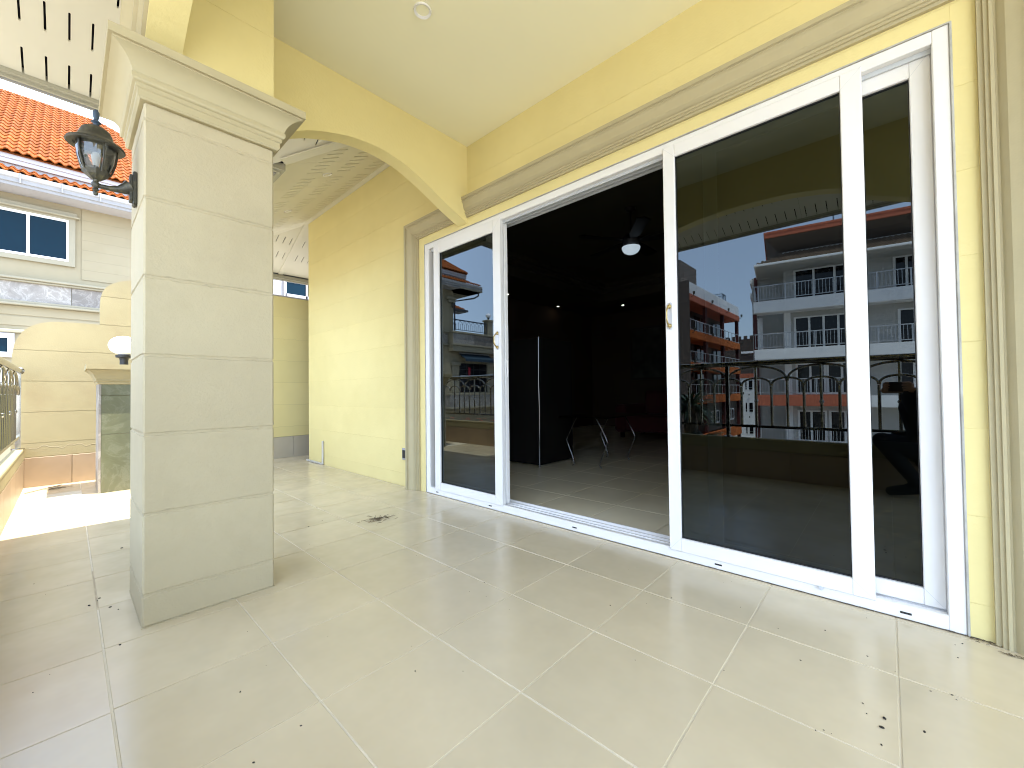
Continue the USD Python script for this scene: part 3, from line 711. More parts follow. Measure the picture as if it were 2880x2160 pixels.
for k in range(-1, 14):
    xc = x0 + 0.512 * k
    if -5.96 < xc - 0.256 and xc + 0.256 < 1.26:
        obj('arch_bar', arc(xc, 0.505, 0.935, 1.078), M['steel'], rl, smooth=50)
for k in range(-1, 27):
    xc = x0 + 0.256 * k
    if -5.96 < xc - 0.128 and xc + 0.128 < 1.26:
        obj('arch_bar', arc(xc, 0.250, 0.890, 0.966), M['steel'], rl, smooth=50)
for x in (-5.96, -3.77, -1.205, 1.24):
    po = obj('post', MB().box(x - 0.017, x + 0.017, RY - 0.017, RY + 0.017, 0.384, 1.10, 0.003).get(), M['steel'], rl)
    obj('base_flange', MB().lathe([(0, 0), (0.045, 0), (0.045, 0.006), (0.03, 0.012), (0, 0.012)], (x, RY, 0.3795), 18).get(), M['steel'], po, smooth=40)

pi = thing('marble_pillar', 'short pillar clad in veined green marble with moulded cap beside the end wall', 'pillar', (-5.41, 0.42, 0))
obj('core', bx(-5.63, -5.196, 0.205, 0.63, 0.0, 0.99), M['sun0'], pi)
for (za, zb) in ((0.0, 0.52), (0.523, 0.87), (0.873, 0.975)):
    obj('marble_slab', bx(-5.197, -5.180, 0.203, 0.638, za, zb, 0.0015), M['greenmarble'], pi)
    obj('marble_slab', bx(-5.63, -5.199, 0.638, 0.655, za, zb, 0.0015), M['greenmarble'], pi)
    obj('marble_slab', bx(-5.647, -5.630, 0.203, 0.638, za, zb, 0.0015), M['greenmarble'], pi)
obj('edge_slab', bx(-5.63, -5.181, 0.184, 0.2025, 0.0, 0.976, 0.003), M['greymarble'], pi, label='polished slab on the side facing the parapet, coloured pale for the sky light on it')  # sky light on this face of the pillar painted in as a paler stone
PCAP = [(0.0, 0.972), (0.004, 0.975), (0.010, 0.985), (0.010, 0.998), (0.018, 1.004), (0.018, 1.02), (0.024, 1.03), (0.030, 1.05), (0.042, 1.072), (0.060, 1.092), (0.070, 1.099), (0.070, 1.105), (0.080, 1.106), (0.080, 1.150), (0.0, 1.153)]
obj('cap', loft_square(PCAP, -5.645, -5.180, 0.186, 0.655), M['sun2'], pi, smooth=22)
def globe_lamp(loc, label, s=1.0, cat='globe lamp', group=None):
    g = thing('globe_lamp', label, cat, loc, group)
    L = np.array(loc)
    obj('lamp_holder', MB().lathe([(0, 0), (0.032 * s, 0), (0.030 * s, 0.05 * s), (0.034 * s, 0.075 * s), (0.060 * s, 0.083 * s), (0.062 * s, 0.105 * s), (0, 0.105 * s)], L, 20).get(), M['black'], g, smooth=40)
    obj('globe', MB().lathe([(0.112 * s * math.sin(a), 0.198 * s - 0.094 * s * math.cos(a)) for a in np.linspace(0.3, math.pi, 18)], L, 28).get(), M['opal'], g, smooth=True)
    return g
globe_lamp((-5.42, 0.365, 1.152), 'white squashed globe lamp on the green marble pillar cap')

# ---- wall lantern on the column
LX, LY = -2.277, 0.070
ln = thing('wall_lantern', 'dark bronze carriage lantern with clear glass on the side of the column', 'wall lantern', (LX, 0.19, 1.70))
obj('wall_plate', MB().box(LX - 0.026, LX + 0.026, 0.176, 0.1895, 1.650, 1.788, 0.006).box(LX - 0.020, LX + 0.020, 0.166, 0.177, 1.664, 1.774, 0.004).get(), M['bronze'], ln)
obj('arm', MB().tube([(LX, 0.170, 1.722), (LX, 0.155, 1.712), (LX, 0.135, 1.703), (LX, 0.11, 1.698), (LX, 0.085, 1.697), (LX, LY, 1.698)], [0.030, 0.022, 0.014, 0.010, 0.009, 0.009], 12).get(), M['bronze'], ln, smooth=50)
obj('bottom_finial', MB().lathe([(0, 1.655), (0.006, 1.658), (0.008, 1.666), (0.004, 1.672), (0.011, 1.678), (0.007, 1.686), (0.013, 1.694), (0.013, 1.704), (0.008, 1.710), (0.010, 1.718), (0.0, 1.72)], (LX, LY, 0), 16).get(), M['bronze'], ln, smooth=50)
cup = obj('lower_cup', MB().lathe([(0.008, 1.716), (0.020, 1.722), (0.034, 1.734), (0.041, 1.748), (0.042, 1.754), (0.036, 1.752), (0.02, 1.735), (0.0, 1.73)], (LX, LY, 0), 8).get(), M['bronze'], ln)
obj('lamp_glass', MB().lathe([(0.036, 1.744), (0.046, 1.768), (0.053, 1.795), (0.057, 1.822), (0.058, 1.848)], (LX, LY, 0), 24).get(), M['lampglass'], ln, smooth=True)
for k in range(5):
    a = k * math.pi * 0.4 + 0.36
    pr = [(0.041, 1.745), (0.049, 1.768), (0.056, 1.795), (0.060, 1.822), (0.061, 1.852)]
    obj('rib', MB().tube([(LX + r * math.cos(a), LY + r * math.sin(a), z) for r, z in pr], 0.0032, 6).get(), M['bronze'], ln, smooth=50)
obj('bulb_holder', MB().lathe([(0, 1.738), (0.014, 1.738), (0.014, 1.77), (0.0, 1.772)], (LX, LY, 0), 12).get(), M['bronze'], ln)
obj('bulb', MB().lathe([(0.008, 1.77), (0.010, 1.785), (0.013, 1.80), (0.014, 1.812), (0.010, 1.824), (0.0, 1.830)], (LX, LY, 0), 16).get(), M['lens'], ln, smooth=True)
hood = obj('hood', MB().lathe([(0.0, 1.852), (0.062, 1.852), (0.064, 1.848), (0.082, 1.846), (0.086, 1.850), (0.083, 1.856), (0.066, 1.868), (0.052, 1.882), (0.046, 1.902), (0.040, 1.914), (0.024, 1.926), (0.010, 1.930), (0.0, 1.931)], (LX, LY, 0), 30).get(), M['bronze'], ln, smooth=35)
obj('finial', MB().lathe([(0.008, 1.928), (0.008, 1.940), (0.016, 1.946), (0.009, 1.952), (0.007, 1.958), (0.010, 1.972), (0.010, 1.985), (0.005, 1.996), (0.0, 1.999)], (LX, LY, 0), 14).get(), M['blueiron'], hood, smooth=50)

# ---- downlights
def downlight(loc, r, label, tilt=None, group=None, lit=False):
    d = thing('downlight', label, 'downlight', loc, group)
    L = np.array(loc); z = L[2]
    def T(m):
        if tilt:
            k, v0 = tilt; v = m.vertices.copy(); v[:, 2] += k * (v[:, v0] - L[v0]); m.vertices = v
        return m
    obj('trim_ring', T(MB().lathe([(r * 0.70, 0.012), (r * 0.72, -0.002), (r * 0.95, -0.007), (r, -0.001), (r, 0.004)], L, 28).get()), M['pvc'], d, smooth=40)
    obj('reflector', T(MB().lathe([(r * 0.70, 0.004), (r * 0.55, 0.028), (0.0, 0.030)], L, 24).get()), M['dimchrome'], d, smooth=40)
    zl = -0.014 if lit else 0.0
    obj('lamp', T(MB().lathe([(0, 0.008 + zl), (r * (0.66 if lit else 0.36), 0.008 + zl), (r * (0.69 if lit else 0.42), 0.014 + zl), (r * (0.69 if lit else 0.42), 0.029)], L, 20).get()), M['led'] if lit else M['lens'], d)
    return d
downlight((-1.684, 1.199, 2.789), 0.045, 'round recessed downlight in the flat porch ceiling')
downlight((-3.694, 1.581, zB(1.581) - 0.001), 0.040, 'recessed downlight in slotted soffit, nearer the arch', (S, 1), 'downlights in the slotted soffit')
downlight((-4.793, 1.620, zB(1.620) - 0.001), 0.040, 'recessed downlight in slotted soffit, nearer the far corner', (S, 1), 'downlights in the slotted soffit')

# ---- pipe stub, socket
pv = thing('pvc_pipe', 'thin white plastic drain pipe elbow at the foot of the far yellow wall', 'pipe', (-5.06, 2.10, 0))
obj('riser', MB().tube([(-5.062, 2.098, 0.010), (-5.062, 2.098, 0.287)], 0.012, 12).get(), M['pipewhite'], pv, smooth=50)
obj('run', MB().tube([(-5.545, 2.098, 0.013), (-5.062, 2.098, 0.013)], 0.012, 12).get(), M['pipewhite'], pv, smooth=50)
so = thing('wall_socket', 'small black outdoor socket on the yellow wall beside the door moulding', 'socket', (-3.297, 2.11, 0.30))
obj('plate', MB().box(-3.335, -3.262, 2.104, 2.113, 0.245, 0.352, 0.003).get(), M['vwhite'], so)
obj('socket_face', MB().box(-3.325, -3.268, 2.100, 2.1042, 0.262, 0.335, 0.002).get(), M['black'], so)

# ---- litter
lt = MB()
for k in range(90):
    a = rng.random() * 2 * math.pi; d = abs(rng.normal(0, 0.07))
    c = np.array([-2.61 + d * math.cos(a) * 0.6 + 0.02, 1.45 + d * math.sin(a) * 1.2, 0.003 + 0.004 * rng.random()])
    L = 0.012 + 0.03 * rng.random(); t = rng.random() * math.pi
    e = np.array([math.cos(t), math.sin(t), rng.normal(0, 0.15)]) * L
    lt.tube([c - e / 2, c + [0, 0, 0.003 * rng.random()], c + e / 2], [0.0006, 0.0016, 0.0005], 4)
obj('leaf_litter', lt.get(), M['twig'], kind='stuff', label='small swept pile of dry dark leaf bits on the tiles')
sp = [(-1.984, .127), (-3.227, .212), (-2.93, -.102), (-2.505, .096), (-2.482, .089), (-2.45, .064), (-2.366, .122), (-2.316, .143), (-3.217, 1.283), (-2.791, 1.064), (-3.083, 1.291), (-2.853, 1.177), (-1.862, -.065), (-1.145, .416),
      (-1.406, .344), (-1.116, .3), (-1.861, 1.257), (-1.364, 1.282), (-1.281, 1.668), (-.839, 1.481), (-1.099, .735), (-.679, 1.701), (-.447, 1.808), (-.308, 1.735), (-.182, 1.832), (-.066, 1.746), (.147, 1.925), (.167, 2.039), (.072, 1.664),
      (.115, 1.682), (.122, 1.665), (-.024, 1.448), (-.029, 1.405), (.05, 1.458), (-.059, 1.439), (-.029, 1.337), (-.222, 1.581), (-.068, 1.479), (-.152, 1.284), (-.137, 1.298), (-5.6, -.05)]
big = {0, 31, 32, 33, 3, 5, 6, 1, 9}
sm = MB()
for i, (x, y) in enumerate(sp):
    r = (0.0034 if i in big else 0.0018) * (0.8 + 0.5 * rng.random())
    m = trimesh.creation.icosphere(1, 1.0); v = m.vertices * [r * 1.5, r * 0.9, r * 0.6]
    a = rng.random() * 3; R2 = np.array([[math.cos(a), -math.sin(a), 0], [math.sin(a), math.cos(a), 0], [0, 0, 1]])
    sm.add(v @ R2.T + [x, y, r * 0.45], m.faces)
for k in range(60):
    x, y = rng.uniform(-3.6, 0.7), rng.uniform(-0.2, 2.05)
    r = 0.0009 + 0.0006 * rng.random()
    m = trimesh.creation.icosphere(0, 1.0)
    sm.add(m.vertices * [r * 1.4, r, r * 0.5] + [x, y, r * 0.4], m.faces)
obj('dirt_specks', sm.get(), M['speck'], kind='stuff', label='scattered dark dirt specks on the terrace tiles')
tw = MB().tube([(-5.70, -0.258, 0.004), (-5.84, -0.14, 0.006), (-5.975, -0.034, 0.004)], 0.0028, 6)
for k in range(14):
    y = rng.uniform(-0.16, -0.03); x = -5.78 + rng.uniform(-0.04, 0.04)
    tw.tube([(x, y, 0.003), (x + rng.uniform(-0.03, 0.03), y + rng.uniform(0.03, 0.08), 0.004)], 0.0012, 4)
cl = MB()
for k in range(70):
    x = rng.uniform(0.19, 0.34); y = 2.108 - abs(rng.normal(0, 0.012)) - (0.05 if x > 0.262 else 0.0) * 1.0
    a = rng.random() * 3; L = rng.uniform(0.004, 0.014)
    cl.tube([(x, y, 0.002), (x + L * math.cos(a), y + L * 0.4 * math.sin(a), 0.004), (x + 1.6 * L * math.cos(a), y, 0.002)], [0.0005, 0.0014, 0.0004], 4)
obj('corner_litter', cl.get(), M['twig'], kind='stuff', label='crumbs of dry leaf and dirt gathered at the foot of the door jamb')
obj('dry_twig', tw.get(), M['twig'], label='thin dry twig with leaf bits on the sunlit tiles', cat='twig')

# ================================================================== ROOM FURNISHINGS
fn = thing('ceiling_fan', 'dark ceiling fan with white glass bowl light inside the unlit room', 'ceiling fan', (-2.20, 4.5, 3.02))
FX, FY = -2.20, 4.5
obj('rod', MB().tube([(FX, FY, 3.02), (FX, FY, 2.70)], 0.012, 10).lathe([(0, 3.02), (0.06, 3.02), (0.05, 2.98), (0, 2.97)], (FX, FY, 0), 16).get(), M['rdark'], fn, smooth=40)
obj('motor', MB().lathe([(0, 2.70), (0.06, 2.695), (0.095, 2.66), (0.10, 2.63), (0.09, 2.59), (0.07, 2.56), (0.0, 2.555)], (FX, FY, 0), 24).get(), M['ironblack'], fn, smooth=40)
for k in range(5):
    a = k * 2 * math.pi / 5 + 0.35; c_, s_ = math.cos(a), math.sin(a)
    v = np.array([[0.10, -0.03, 0], [0.20, -0.06, 0.008], [0.62, -0.07, 0.012], [0.66, 0, 0.004], [0.62, 0.07, -0.012], [0.20, 0.06, -0.008], [0.10, 0.03, 0]])
    pts = np.vstack([v + [0, 0, 0.004], v - [0, 0, 0.004]])
    R2 = np.array([[c_, -s_, 0], [s_, c_, 0], [0, 0, 1]])
    m = trimesh.convex.convex_hull(pts @ R2.T + [FX, FY, 2.63])
    obj('blade', m, M['ebony'], fn)
obj('glass_bowl', MB().lathe([(0.104, 2.555), (0.106, 2.545), (0.099, 2.518), (0.080, 2.492), (0.048, 2.474), (0.0, 2.467)], (FX, FY, 0), 28).get(), M['bowl'], fn, smooth=True)
for k, (x, y, w) in enumerate(((-5.29, 5.657, 'over the far left of the dark room'), (-5.29, 7.274, 'in the middle of the row in the dark room'), (-4.21, 8.179, 'over the picture wall of the dark room'))):
    downlight((x, y, 2.719), 0.032, f'small lit ceiling spot {w}', None, 'lit spots in the dark room', lit=True)
pc = thing('wall_picture', 'large dark framed painting on the back wall of the room', 'picture', (-3.8, 8.88, 1.7))
obj('picture_frame', MB().box(-4.40, -3.20, 8.86, 8.899, 1.09, 1.14).box(-4.40, -3.20, 8.86, 8.899, 2.25, 2.30).box(-4.40, -4.35, 8.86, 8.899, 1.14, 2.25).box(-3.25, -3.20, 8.86, 8.899, 1.14, 2.25).get(), M['rdark'], pc)
obj('painting', bx(-4.35, -3.25, 8.875, 8.898, 1.14, 2.25), M['canvas'], pc)
sf = thing('sofa', 'dark red low sofa in the shadow at the back of the room', 'sofa', (-2.6, 7.2, 0))
obj('seat', MB().box(-3.5, -1.6, 6.8, 7.6, 0.12, 0.42, 0.04).get(), M['sofa'], sf)
obj('backrest', MB().box(-3.5, -1.6, 7.6, 7.85, 0.12, 0.85, 0.05).get(), M['sofa'], sf)
for x in (-3.72, -1.6):
    obj('armrest', bx(x, x + 0.22, 6.8, 7.85, 0.10, 0.60, 0.05), M['sofa'], sf)
for x in (-3.6, -1.5):
    for y in (6.9, 7.75):
        obj('leg', bx(x - 0.03, x + 0.03, y - 0.03, y + 0.03, 0.0, 0.12), M['rdark'], sf)
tb = thing('glass_table', 'glass topped table on bowed chrome legs just inside the open door', 'table', (-2.5, 4.3, 0))
obj('table_top', MB().prism(sbox(-2.78, 3.88, -2.22, 4.80).buffer(0.04), lambda v: np.stack([v[:, 0], v[:, 1], 0.565 + v[:, 2]], 1), 0.010).get(), M['tableglass'], tb)
for (x, y) in ((-2.70, 3.95), (-2.33, 3.98), (-2.36, 4.70), (-2.70, 4.72)):
    sx_ = -1 if x < -2.5 else 1
    pts = [(x - sx_ * 0.07, y, 0.563), (x - sx_ * 0.02, y, 0.48), (x + sx_ * 0.045, y, 0.36), (x + sx_ * 0.075, y, 0.295), (x + sx_ * 0.045, y, 0.22), (x, y, 0.12), (x - sx_ * 0.03, y, 0.03), (x - sx_ * 0.005, y, 0.004)]
    obj('leg', MB().tube(pts, 0.0075, 10).get(), M['dimchrome'], tb, smooth=50)
po = thing('room_divider', 'dark cabinet with slim chrome edge strip inside the door', 'cabinet', (-3.2, 3.9, 0))
obj('cabinet_body', bx(-3.60, -2.925, 3.64, 4.3, 0.02, 1.48, 0.004), M['ebony'], po)
obj('edge_strip', bx(-2.932, -2.921, 3.628, 3.642, 0.0, 1.485, 0.002), M['dimchrome'], po)

# ================================================================== NEIGHBOUR VILLA
VX = -24.0
vl = thing('neighbour_villa', 'cream villa with orange clay tile roof, marble belt course and balcony', 'house', (VX, -4, -7))
obj('wall', MB().box(VX - 11, VX, -15.4, 6.3, -7, 9.0).box(VX - 9, VX, -21, -15.4, -7, 3.9).get(), M['vwall'], vl)
jm = MB()
for k, z in enumerate(np.arange(5.6, 8.5, 0.405)):
    obj('render_course', bx(VX, VX + 0.03, 0.35, 6.3, z + 0.0012, z + 0.4038, 0.002), M['vwall'], vl)
for z in (3.55, 3.95):
    obj('render_course', bx(VX, VX + 0.03, -15.3, 6.3, z + 0.008, z + 0.352, 0.006), M['vwall'], vl)
# window group seen direct
def villa_window(y0, y1, z0, z1, n, xw=VX, lintel=True, ext=0.18, parent=None, surround='vtrim'):
    P_ = parent or vl
    w = obj('window', MB().box(xw, xw + 0.10, y0 - ext, y0, z0 - ext, z1 + ext).box(xw, xw + 0.10, y1, y1 + ext, z0 - ext, z1 + ext).box(xw, xw + 0.10, y0, y1, z1, z1 + ext).box(xw, xw + 0.10, y0, y1, z0 - ext, z0).get(), M[surround], P_)
    if lintel:
        obj('lintel', MB().box(xw, xw + 0.16, y0 - ext - 0.05, y1 + ext + 0.05, z1 + ext - 0.04, z1 + ext + 0.12, 0.02).box(xw, xw + 0.24, y0 - ext - 0.12, y1 + ext + 0.12, z1 + ext - 0.10, z1 + ext - 0.03, 0.02).get(), M['vtrim'], w)
    f = MB(); t = 0.09; d = (y1 - y0) / n
    f.box(xw, xw + 0.07, y0, y1, z0, z0 + t).box(xw, xw + 0.07, y0, y1, z1 - t, z1)
    for i in range(n + 1):
        c = y0 + i * d; f.box(xw, xw + 0.07, max(y0, c - t / 2 - 0.02 * (i in (0, n))), min(y1, c + t / 2 + 0.02 * (i in (0, n))), z0 + t, z1 - t)
    obj('frame', f.get(), M['pvc'], w)
    for i in range(n):
        obj('pane', bx(xw + 0.005, xw + 0.03, y0 + i * d + 0.03, y0 + (i + 1) * d - 0.03, z0 + 0.05, z1 - 0.05), M['bglass'], w)
    return w
villa_window(-4.20, -0.01, 6.23, 7.90, 4)
villa_window(-6.0, -1.46, 2.45, 3.15, 4, lintel=False, ext=0.10, surround='vwhite')
obj('moulding', MB().box(VX, VX + 0.14, -7.0, -1.1, 3.27, 3.40, 0.03).get(), M['vtrim'], vl)
for (za, zb, d) in ((5.28, 5.37, 0.26), (5.20, 5.28, 0.18), (4.40, 4.49, 0.16), (4.31, 4.40, 0.24)):
    obj('belt_moulding', bx(VX, VX + d, -14.8, 6.3, za, zb, 0.02), M['vtrim'], vl)
ys = [-14.8, -12.0, -9.0, -6.0, -3.0, 0.083, 2.2, 4.3, 6.3]
for k in range(len(ys) - 1):
    obj('marble_slab', bx(VX, VX + 0.06, ys[k] + 0.008, ys[k + 1] - 0.008, 4.49, 5.20, 0.005), M['greymarble2' if k in (5, 7) else 'greymarble'], vl)
# eaves
obj('soffit', bx(VX - 0.5, VX + 1.0, -17.3, 7.4, 8.50, 8.56), M['vwhite'], vl)
obj('fascia', MB().box(VX + 0.40, VX + 0.50, -16.3, 7.2, 9.46, 9.62, 0.01).box(VX + 0.42, VX + 0.53, -16.3, 7.2, 9.62, 9.80, 0.01).box(VX - 1, VX + 0.40, -16.3, 7.2, 8.56, 9.78).get(), M['vwhite'], vl)
g = [(0.95, 8.50), (1.04, 8.48), (1.05, 8.58), (1.10, 8.60), (1.11, 8.72), (1.15, 8.76), (1.15, 8.90), (1.11, 8.93), (0.95, 8.93)]
obj('gutter', sheet([[(VX + a, y, z) for y in (-17.35, 7.5)] for a, z in g]), M['gutter'], vl)
for y in np.arange(-16.5, 7, 1.02):
    obj('gutter_bracket', bx(VX + 1.145, VX + 1.165, y - 0.02, y + 0.02, 8.58, 8.93), M['gutter'], vl)
def tile_geom(o, ea, eu, w, l, n=7, amp=0.045, th=0.02):
    """one S-shaped clay tile: o lower left corner, ea along eave, eu up slope"""
    nn = np.cross(ea, eu); nn = nn if nn[2] > 0 else -nn
    u = np.linspace(0, 1.12, n)
    zz = amp * np.sin(u * 2 * math.pi) + 0.01
    P = []
    for (s, lift) in ((0.0, 0.055), (1.12, 0.012)):
        for k in range(n):
            P.append(o + ea * u[k] * w + eu * s * l + nn * (zz[k] + lift))
    P = np.array(P); B = P.copy(); B[:n] -= nn * 0.045; B[n:] -= nn * th
    v = np.vstack([P, B]); f = []
    for k in range(n - 1):
        f += [[k, k + 1, n + k + 1], [k, n + k + 1, n + k], [2 * n + k, k + 1, k], [2 * n + k, 2 * n + k + 1, k + 1]]
    f += [[0, n, 2 * n], [n, 3 * n, 2 * n], [n - 1, 3 * n - 1, 2 * n - 1], [2 * n - 1, 3 * n - 1, 4 * n - 1]]
    return v, np.array(f)
def tiled(parent, o, ea, eu, ncol, nrow, w, l, keep, limit, mats, eye=np.array(EYE), stuffname='roof_tile_field', n=7):
    L = []
    for r in range(nrow):
        for c in range(ncol):
            p = o + ea * c * w + eu * r * l
            if keep(c, r):
                L.append((np.linalg.norm(p - eye), p, r, c))
    L.sort(key=lambda a: a[0])
    for k, (d, p, r, c) in enumerate(L[:limit]):
        obj('roof_tile', tile_geom(p, ea, eu, w, l, n), M[mats[rng.integers(len(mats))]], parent)
    if len(L) > limit:
        b = MB()
        for d, p, r, c in L[limit:]:
            b.add(*tile_geom(p, ea, eu, w, l, n))
        obj(stuffname, b.get(), M[mats[1]], parent, kind='stuff')
# upper roof, slope facing the terrace
pit = 0.80; eu = np.array([-1, 0, pit]); eu = eu / np.linalg.norm(eu); ea = np.array([0, 1.0, 0])
o = np.array([VX + 0.62, -16.3, 9.84])
W_, L_ = 0.262, 0.42
NC = int(23.9 / W_)
def keepA(c, r):
    s = r * L_ * (-eu[0]); y = -16.3 + c * W_
    return -16.3 + s <= y <= 7.45 - s - W_ * 0.5 and (c >= 0)
def in_view(c, r):
    y = -16.3 + c * W_
    return keepA(c, r) and y > -3.2
def out_view(c, r):
    y = -16.3 + c * W_
    return keepA(c, r) and y <= -3.2
tiled(vl, o, ea, eu, NC, 20, W_, L_, in_view, 270, ['rt0', 'rt1', 'rt2'])
tiled(vl, o, ea, eu, NC, 20, W_, L_, out_view, 0, ['rt0', 'rt1', 'rt2'])
us = np.array([-1, 0, 0.55]); us = us / np.linalg.norm(us)
tiled(vl, np.array([VX + 1.10, -17.2, 8.95]), ea, us, int(24.6 / W_), 2, W_, L_, lambda c, r: r == 0 or c > 2, 0, ['rt0', 'rt1', 'rt2'])
rs = 20 * L_
zr = 9.80 + rs * eu[2]; xr = VX + 0.6 + rs * eu[0]; dd = -rs * eu[0]
rv = np.array([[VX + 0.6, -16.3, 9.78], [VX + 0.6, 7.5, 9.78], [xr, 7.5 - dd, zr - 0.03], [xr, -16.3 + dd, zr - 0.03], [2 * xr - VX - 0.6, -16.3, 9.78], [2 * xr - VX - 0.6, 7.5, 9.78]])
obj('roof_deck', trimesh.Trimesh(rv, [[0, 1, 2], [0, 2, 3], [1, 5, 2], [4, 0, 3], [5, 4, 3], [5, 3, 2], [0, 4, 5], [0, 5, 1]], process=False), M['rt0'], vl)
obj('hip_ridge', MB().tube([rv[1] + [0.02, 0, 0.06], rv[2] + [0, 0, 0.06]], 0.10, 8).tube([rv[0] + [0.02, 0, 0.06], rv[3] + [0, 0, 0.06]], 0.10, 8).tube([rv[2] + [0, 0.1, 0.06], rv[3] + [0, -0.1, 0.06]], 0.10, 8).get(), M['rt0'], vl, smooth=40)
# hip end toward -y : lower skirt return, downpipe
obj('eave_return', MB().box(VX - 11, VX + 1.1, -17.4, -15.2, 8.50, 8.9).get(), M['vtrim'], vl)
obj('downpipe', MB().tube([(VX + 0.9, -17.15, 8.55), (VX + 0.9, -17.15, 8.25), (VX + 0.7, -16.9, 8.05), (VX + 0.10, -15.46, 7.70), (VX + 0.08, -15.46, 5.5)], 0.06, 8).get(), M['ironblack'], vl, smooth=40)
obj('bracket', MB().box(VX, VX + 0.30, -15.5, -14.65, 7.75, 7.95, 0.03).box(VX, VX + 0.22, -15.4, -14.85, 7.55, 7.75, 0.03).get(), M['vtrim'], vl)
obj('wall_lamp', MB().lathe([(0, 7.1), (0.07, 7.15), (0.11, 7.4), (0.13, 7.42), (0.02, 7.55), (0, 7.56)], (VX + 0.3, -15.1, 0), 10).get(), M['bronze'], vl)
# balcony
BX = VX + 0.65
obj('balcony', MB().box(VX - 2.2, BX - 0.06, -21, -14.85, 3.89, 5.36).get(), M['vwall'], vl)
for (za, zb, d) in ((5.22, 5.36, 0.10), (4.32, 4.44, 0.06), (3.89, 4.30, -0.05)):
    obj('belt_moulding', bx(BX - 0.3, BX + d, -21, -14.84 + d * 0.5, za, zb, 0.02), M['vtrim'], vl)
for k, (a, b) in enumerate(((-16.9, -14.86), (-18.9, -16.91), (-21, -18.91))):
    obj('marble_slab', bx(BX - 0.1, BX, a, b, 4.45, 5.21, 0.005), M['greymarble2' if k == 1 else 'greymarble'], vl)
br = MB()
by0, by1 = -18.35, -15.0
br.box(BX - 0.14, BX - 0.08, by0, by1, 6.20, 6.27).box(BX - 0.13, BX - 0.09, by0, by1, 5.48, 5.52)
for y in np.arange(by0, by1, 0.21):
    br.box(BX - 0.125, BX - 0.095, y - 0.012, y + 0.012, 5.5, 5.95)
for yc in np.arange(by0 + 0.42, by1 - 0.2, 0.42):
    br.tube([(BX - 0.11, yc - 0.42 * math.cos(a), 5.85 + 0.36 * math.sin(a)) for a in np.linspace(0, math.pi, 9)], 0.016, 5)
obj('balcony_railing', br.get(), M['blueiron'], vl)
obj('balcony_post', MB().box(BX - 0.5, BX, -18.95, -18.4, 5.36, 6.45, 0.02).box(BX - 0.58, BX + 0.08, -19.05, -18.3, 6.45, 6.6, 0.03).get(), M['vtrim'], vl)
globe_lamp((BX - 0.25, -18.68, 6.60), 'round white globe lamp on the balcony post of the neighbouring villa', 1.9)
aw = obj('awning', sheet([[(VX + 0.05, -18.9, 3.80), (VX + 0.05, -15.8, 3.80)], [(BX + 0.25, -18.9, 3.35), (BX + 0.25, -15.8, 3.35)], [(BX + 0.25, -18.9, 3.15), (BX + 0.25, -15.8, 3.15)]]), M['navy'], vl)
obj('awning_bar', MB().tube([(VX + 0.15, -18.9, 3.82), (VX + 0.15, -15.85, 3.82)], 0.05, 8).get(), M['vwhite'], aw)
w = obj('shop_window', bx(VX - 0.02, VX + 0.03, -18.7, -15.95, 0.85, 3.05), M['bglass2'], vl)
fm = MB()
for y in np.linspace(-18.7, -15.95, 5):
    fm.box(VX + 0.02, VX + 0.07, y - 0.03, y + 0.03, 0.85, 3.05)
fm.box(VX + 0.02, VX + 0.065, -18.7, -15.95, 2.55, 2.62)
obj('frame', fm.get(), M['ironblack'], w)
obj('white_board', bx(VX + 0.07, VX + 0.09, -18.2, -15.98, 1.95, 2.15), M['vwhite'], w)
obj('red_stripe', bx(VX + 0.09, VX + 0.12, -16.95, -16.75, 1.95, 2.75), M['red'], w)
for y in (-15.5, -19.1):
    obj('pilaster', MB().box(VX, VX + 0.12, y - 0.32, y + 0.32, 0.8, 2.85, 0.01).box(VX, VX + 0.22, y - 0.42, y + 0.42, 2.85, 3.10, 0.03).get(), M['vtrim'], vl)
for (za, zb, d) in ((0.62, 0.78, 0.30), (-0.38, -0.25, 0.28)):
    obj('belt_moulding', bx(VX, VX + d + 0.35, -21, -14.5, za, zb, 0.02), M['vtrim'], vl)
obj('marble_slab', bx(VX, VX + 0.6, -21, -14.55, -0.25, 0.62, 0.005), M['greymarble'], vl)
# second house wall glimpsed through the arch
v2 = thing('white_house', 'white house with a sliding window glimpsed past the corner under the far eave', 'house', (-26, 9, -7))
obj('wall', bx(-34, -26, 7.4, 20, -7, 9.2), M['vwhite'], v2)
w = obj('window', MB().box(-26, -25.88, 8.62, 12.3, 6.6, 6.78).box(-26, -25.88, 8.62, 12.3, 7.62, 7.8).box(-26, -25.88, 8.52, 8.68, 6.6, 7.8).box(-26, -25.88, 9.76, 9.86, 6.6, 7.8).box(-26, -25.88, 10.9, 11.0, 6.6, 7.8).get(), M['vwhite'], v2)
for a, b in ((8.68, 9.76), (9.86, 10.9), (11.0, 12.2)):
    obj('pane', bx(-25.99, -25.93, a, b, 6.78, 7.62), M['bglass'], w)
dv = thing('distant_villa', 'villa with orange hipped roof standing behind the balcony of the nearer villa', 'house', (-41, -27, -7))
obj('wall', bx(-50, -41.5, -29, -18, -7, 11.2), M['vwall'], dv)
hp = np.array([[-39.9, -30.6, 11.35], [-39.9, -17, 11.35], [-51, -17, 11.35], [-51, -30.6, 11.35], [-45.5, -25, 14.6], [-45.5, -22, 14.6]])
obj('roof', trimesh.Trimesh(hp, [[0, 1, 5], [0, 5, 4], [1, 2, 5], [2, 3, 4], [2, 4, 5], [3, 0, 4], [0, 2, 1], [0, 3, 2]], process=False), M['rt0'], dv)
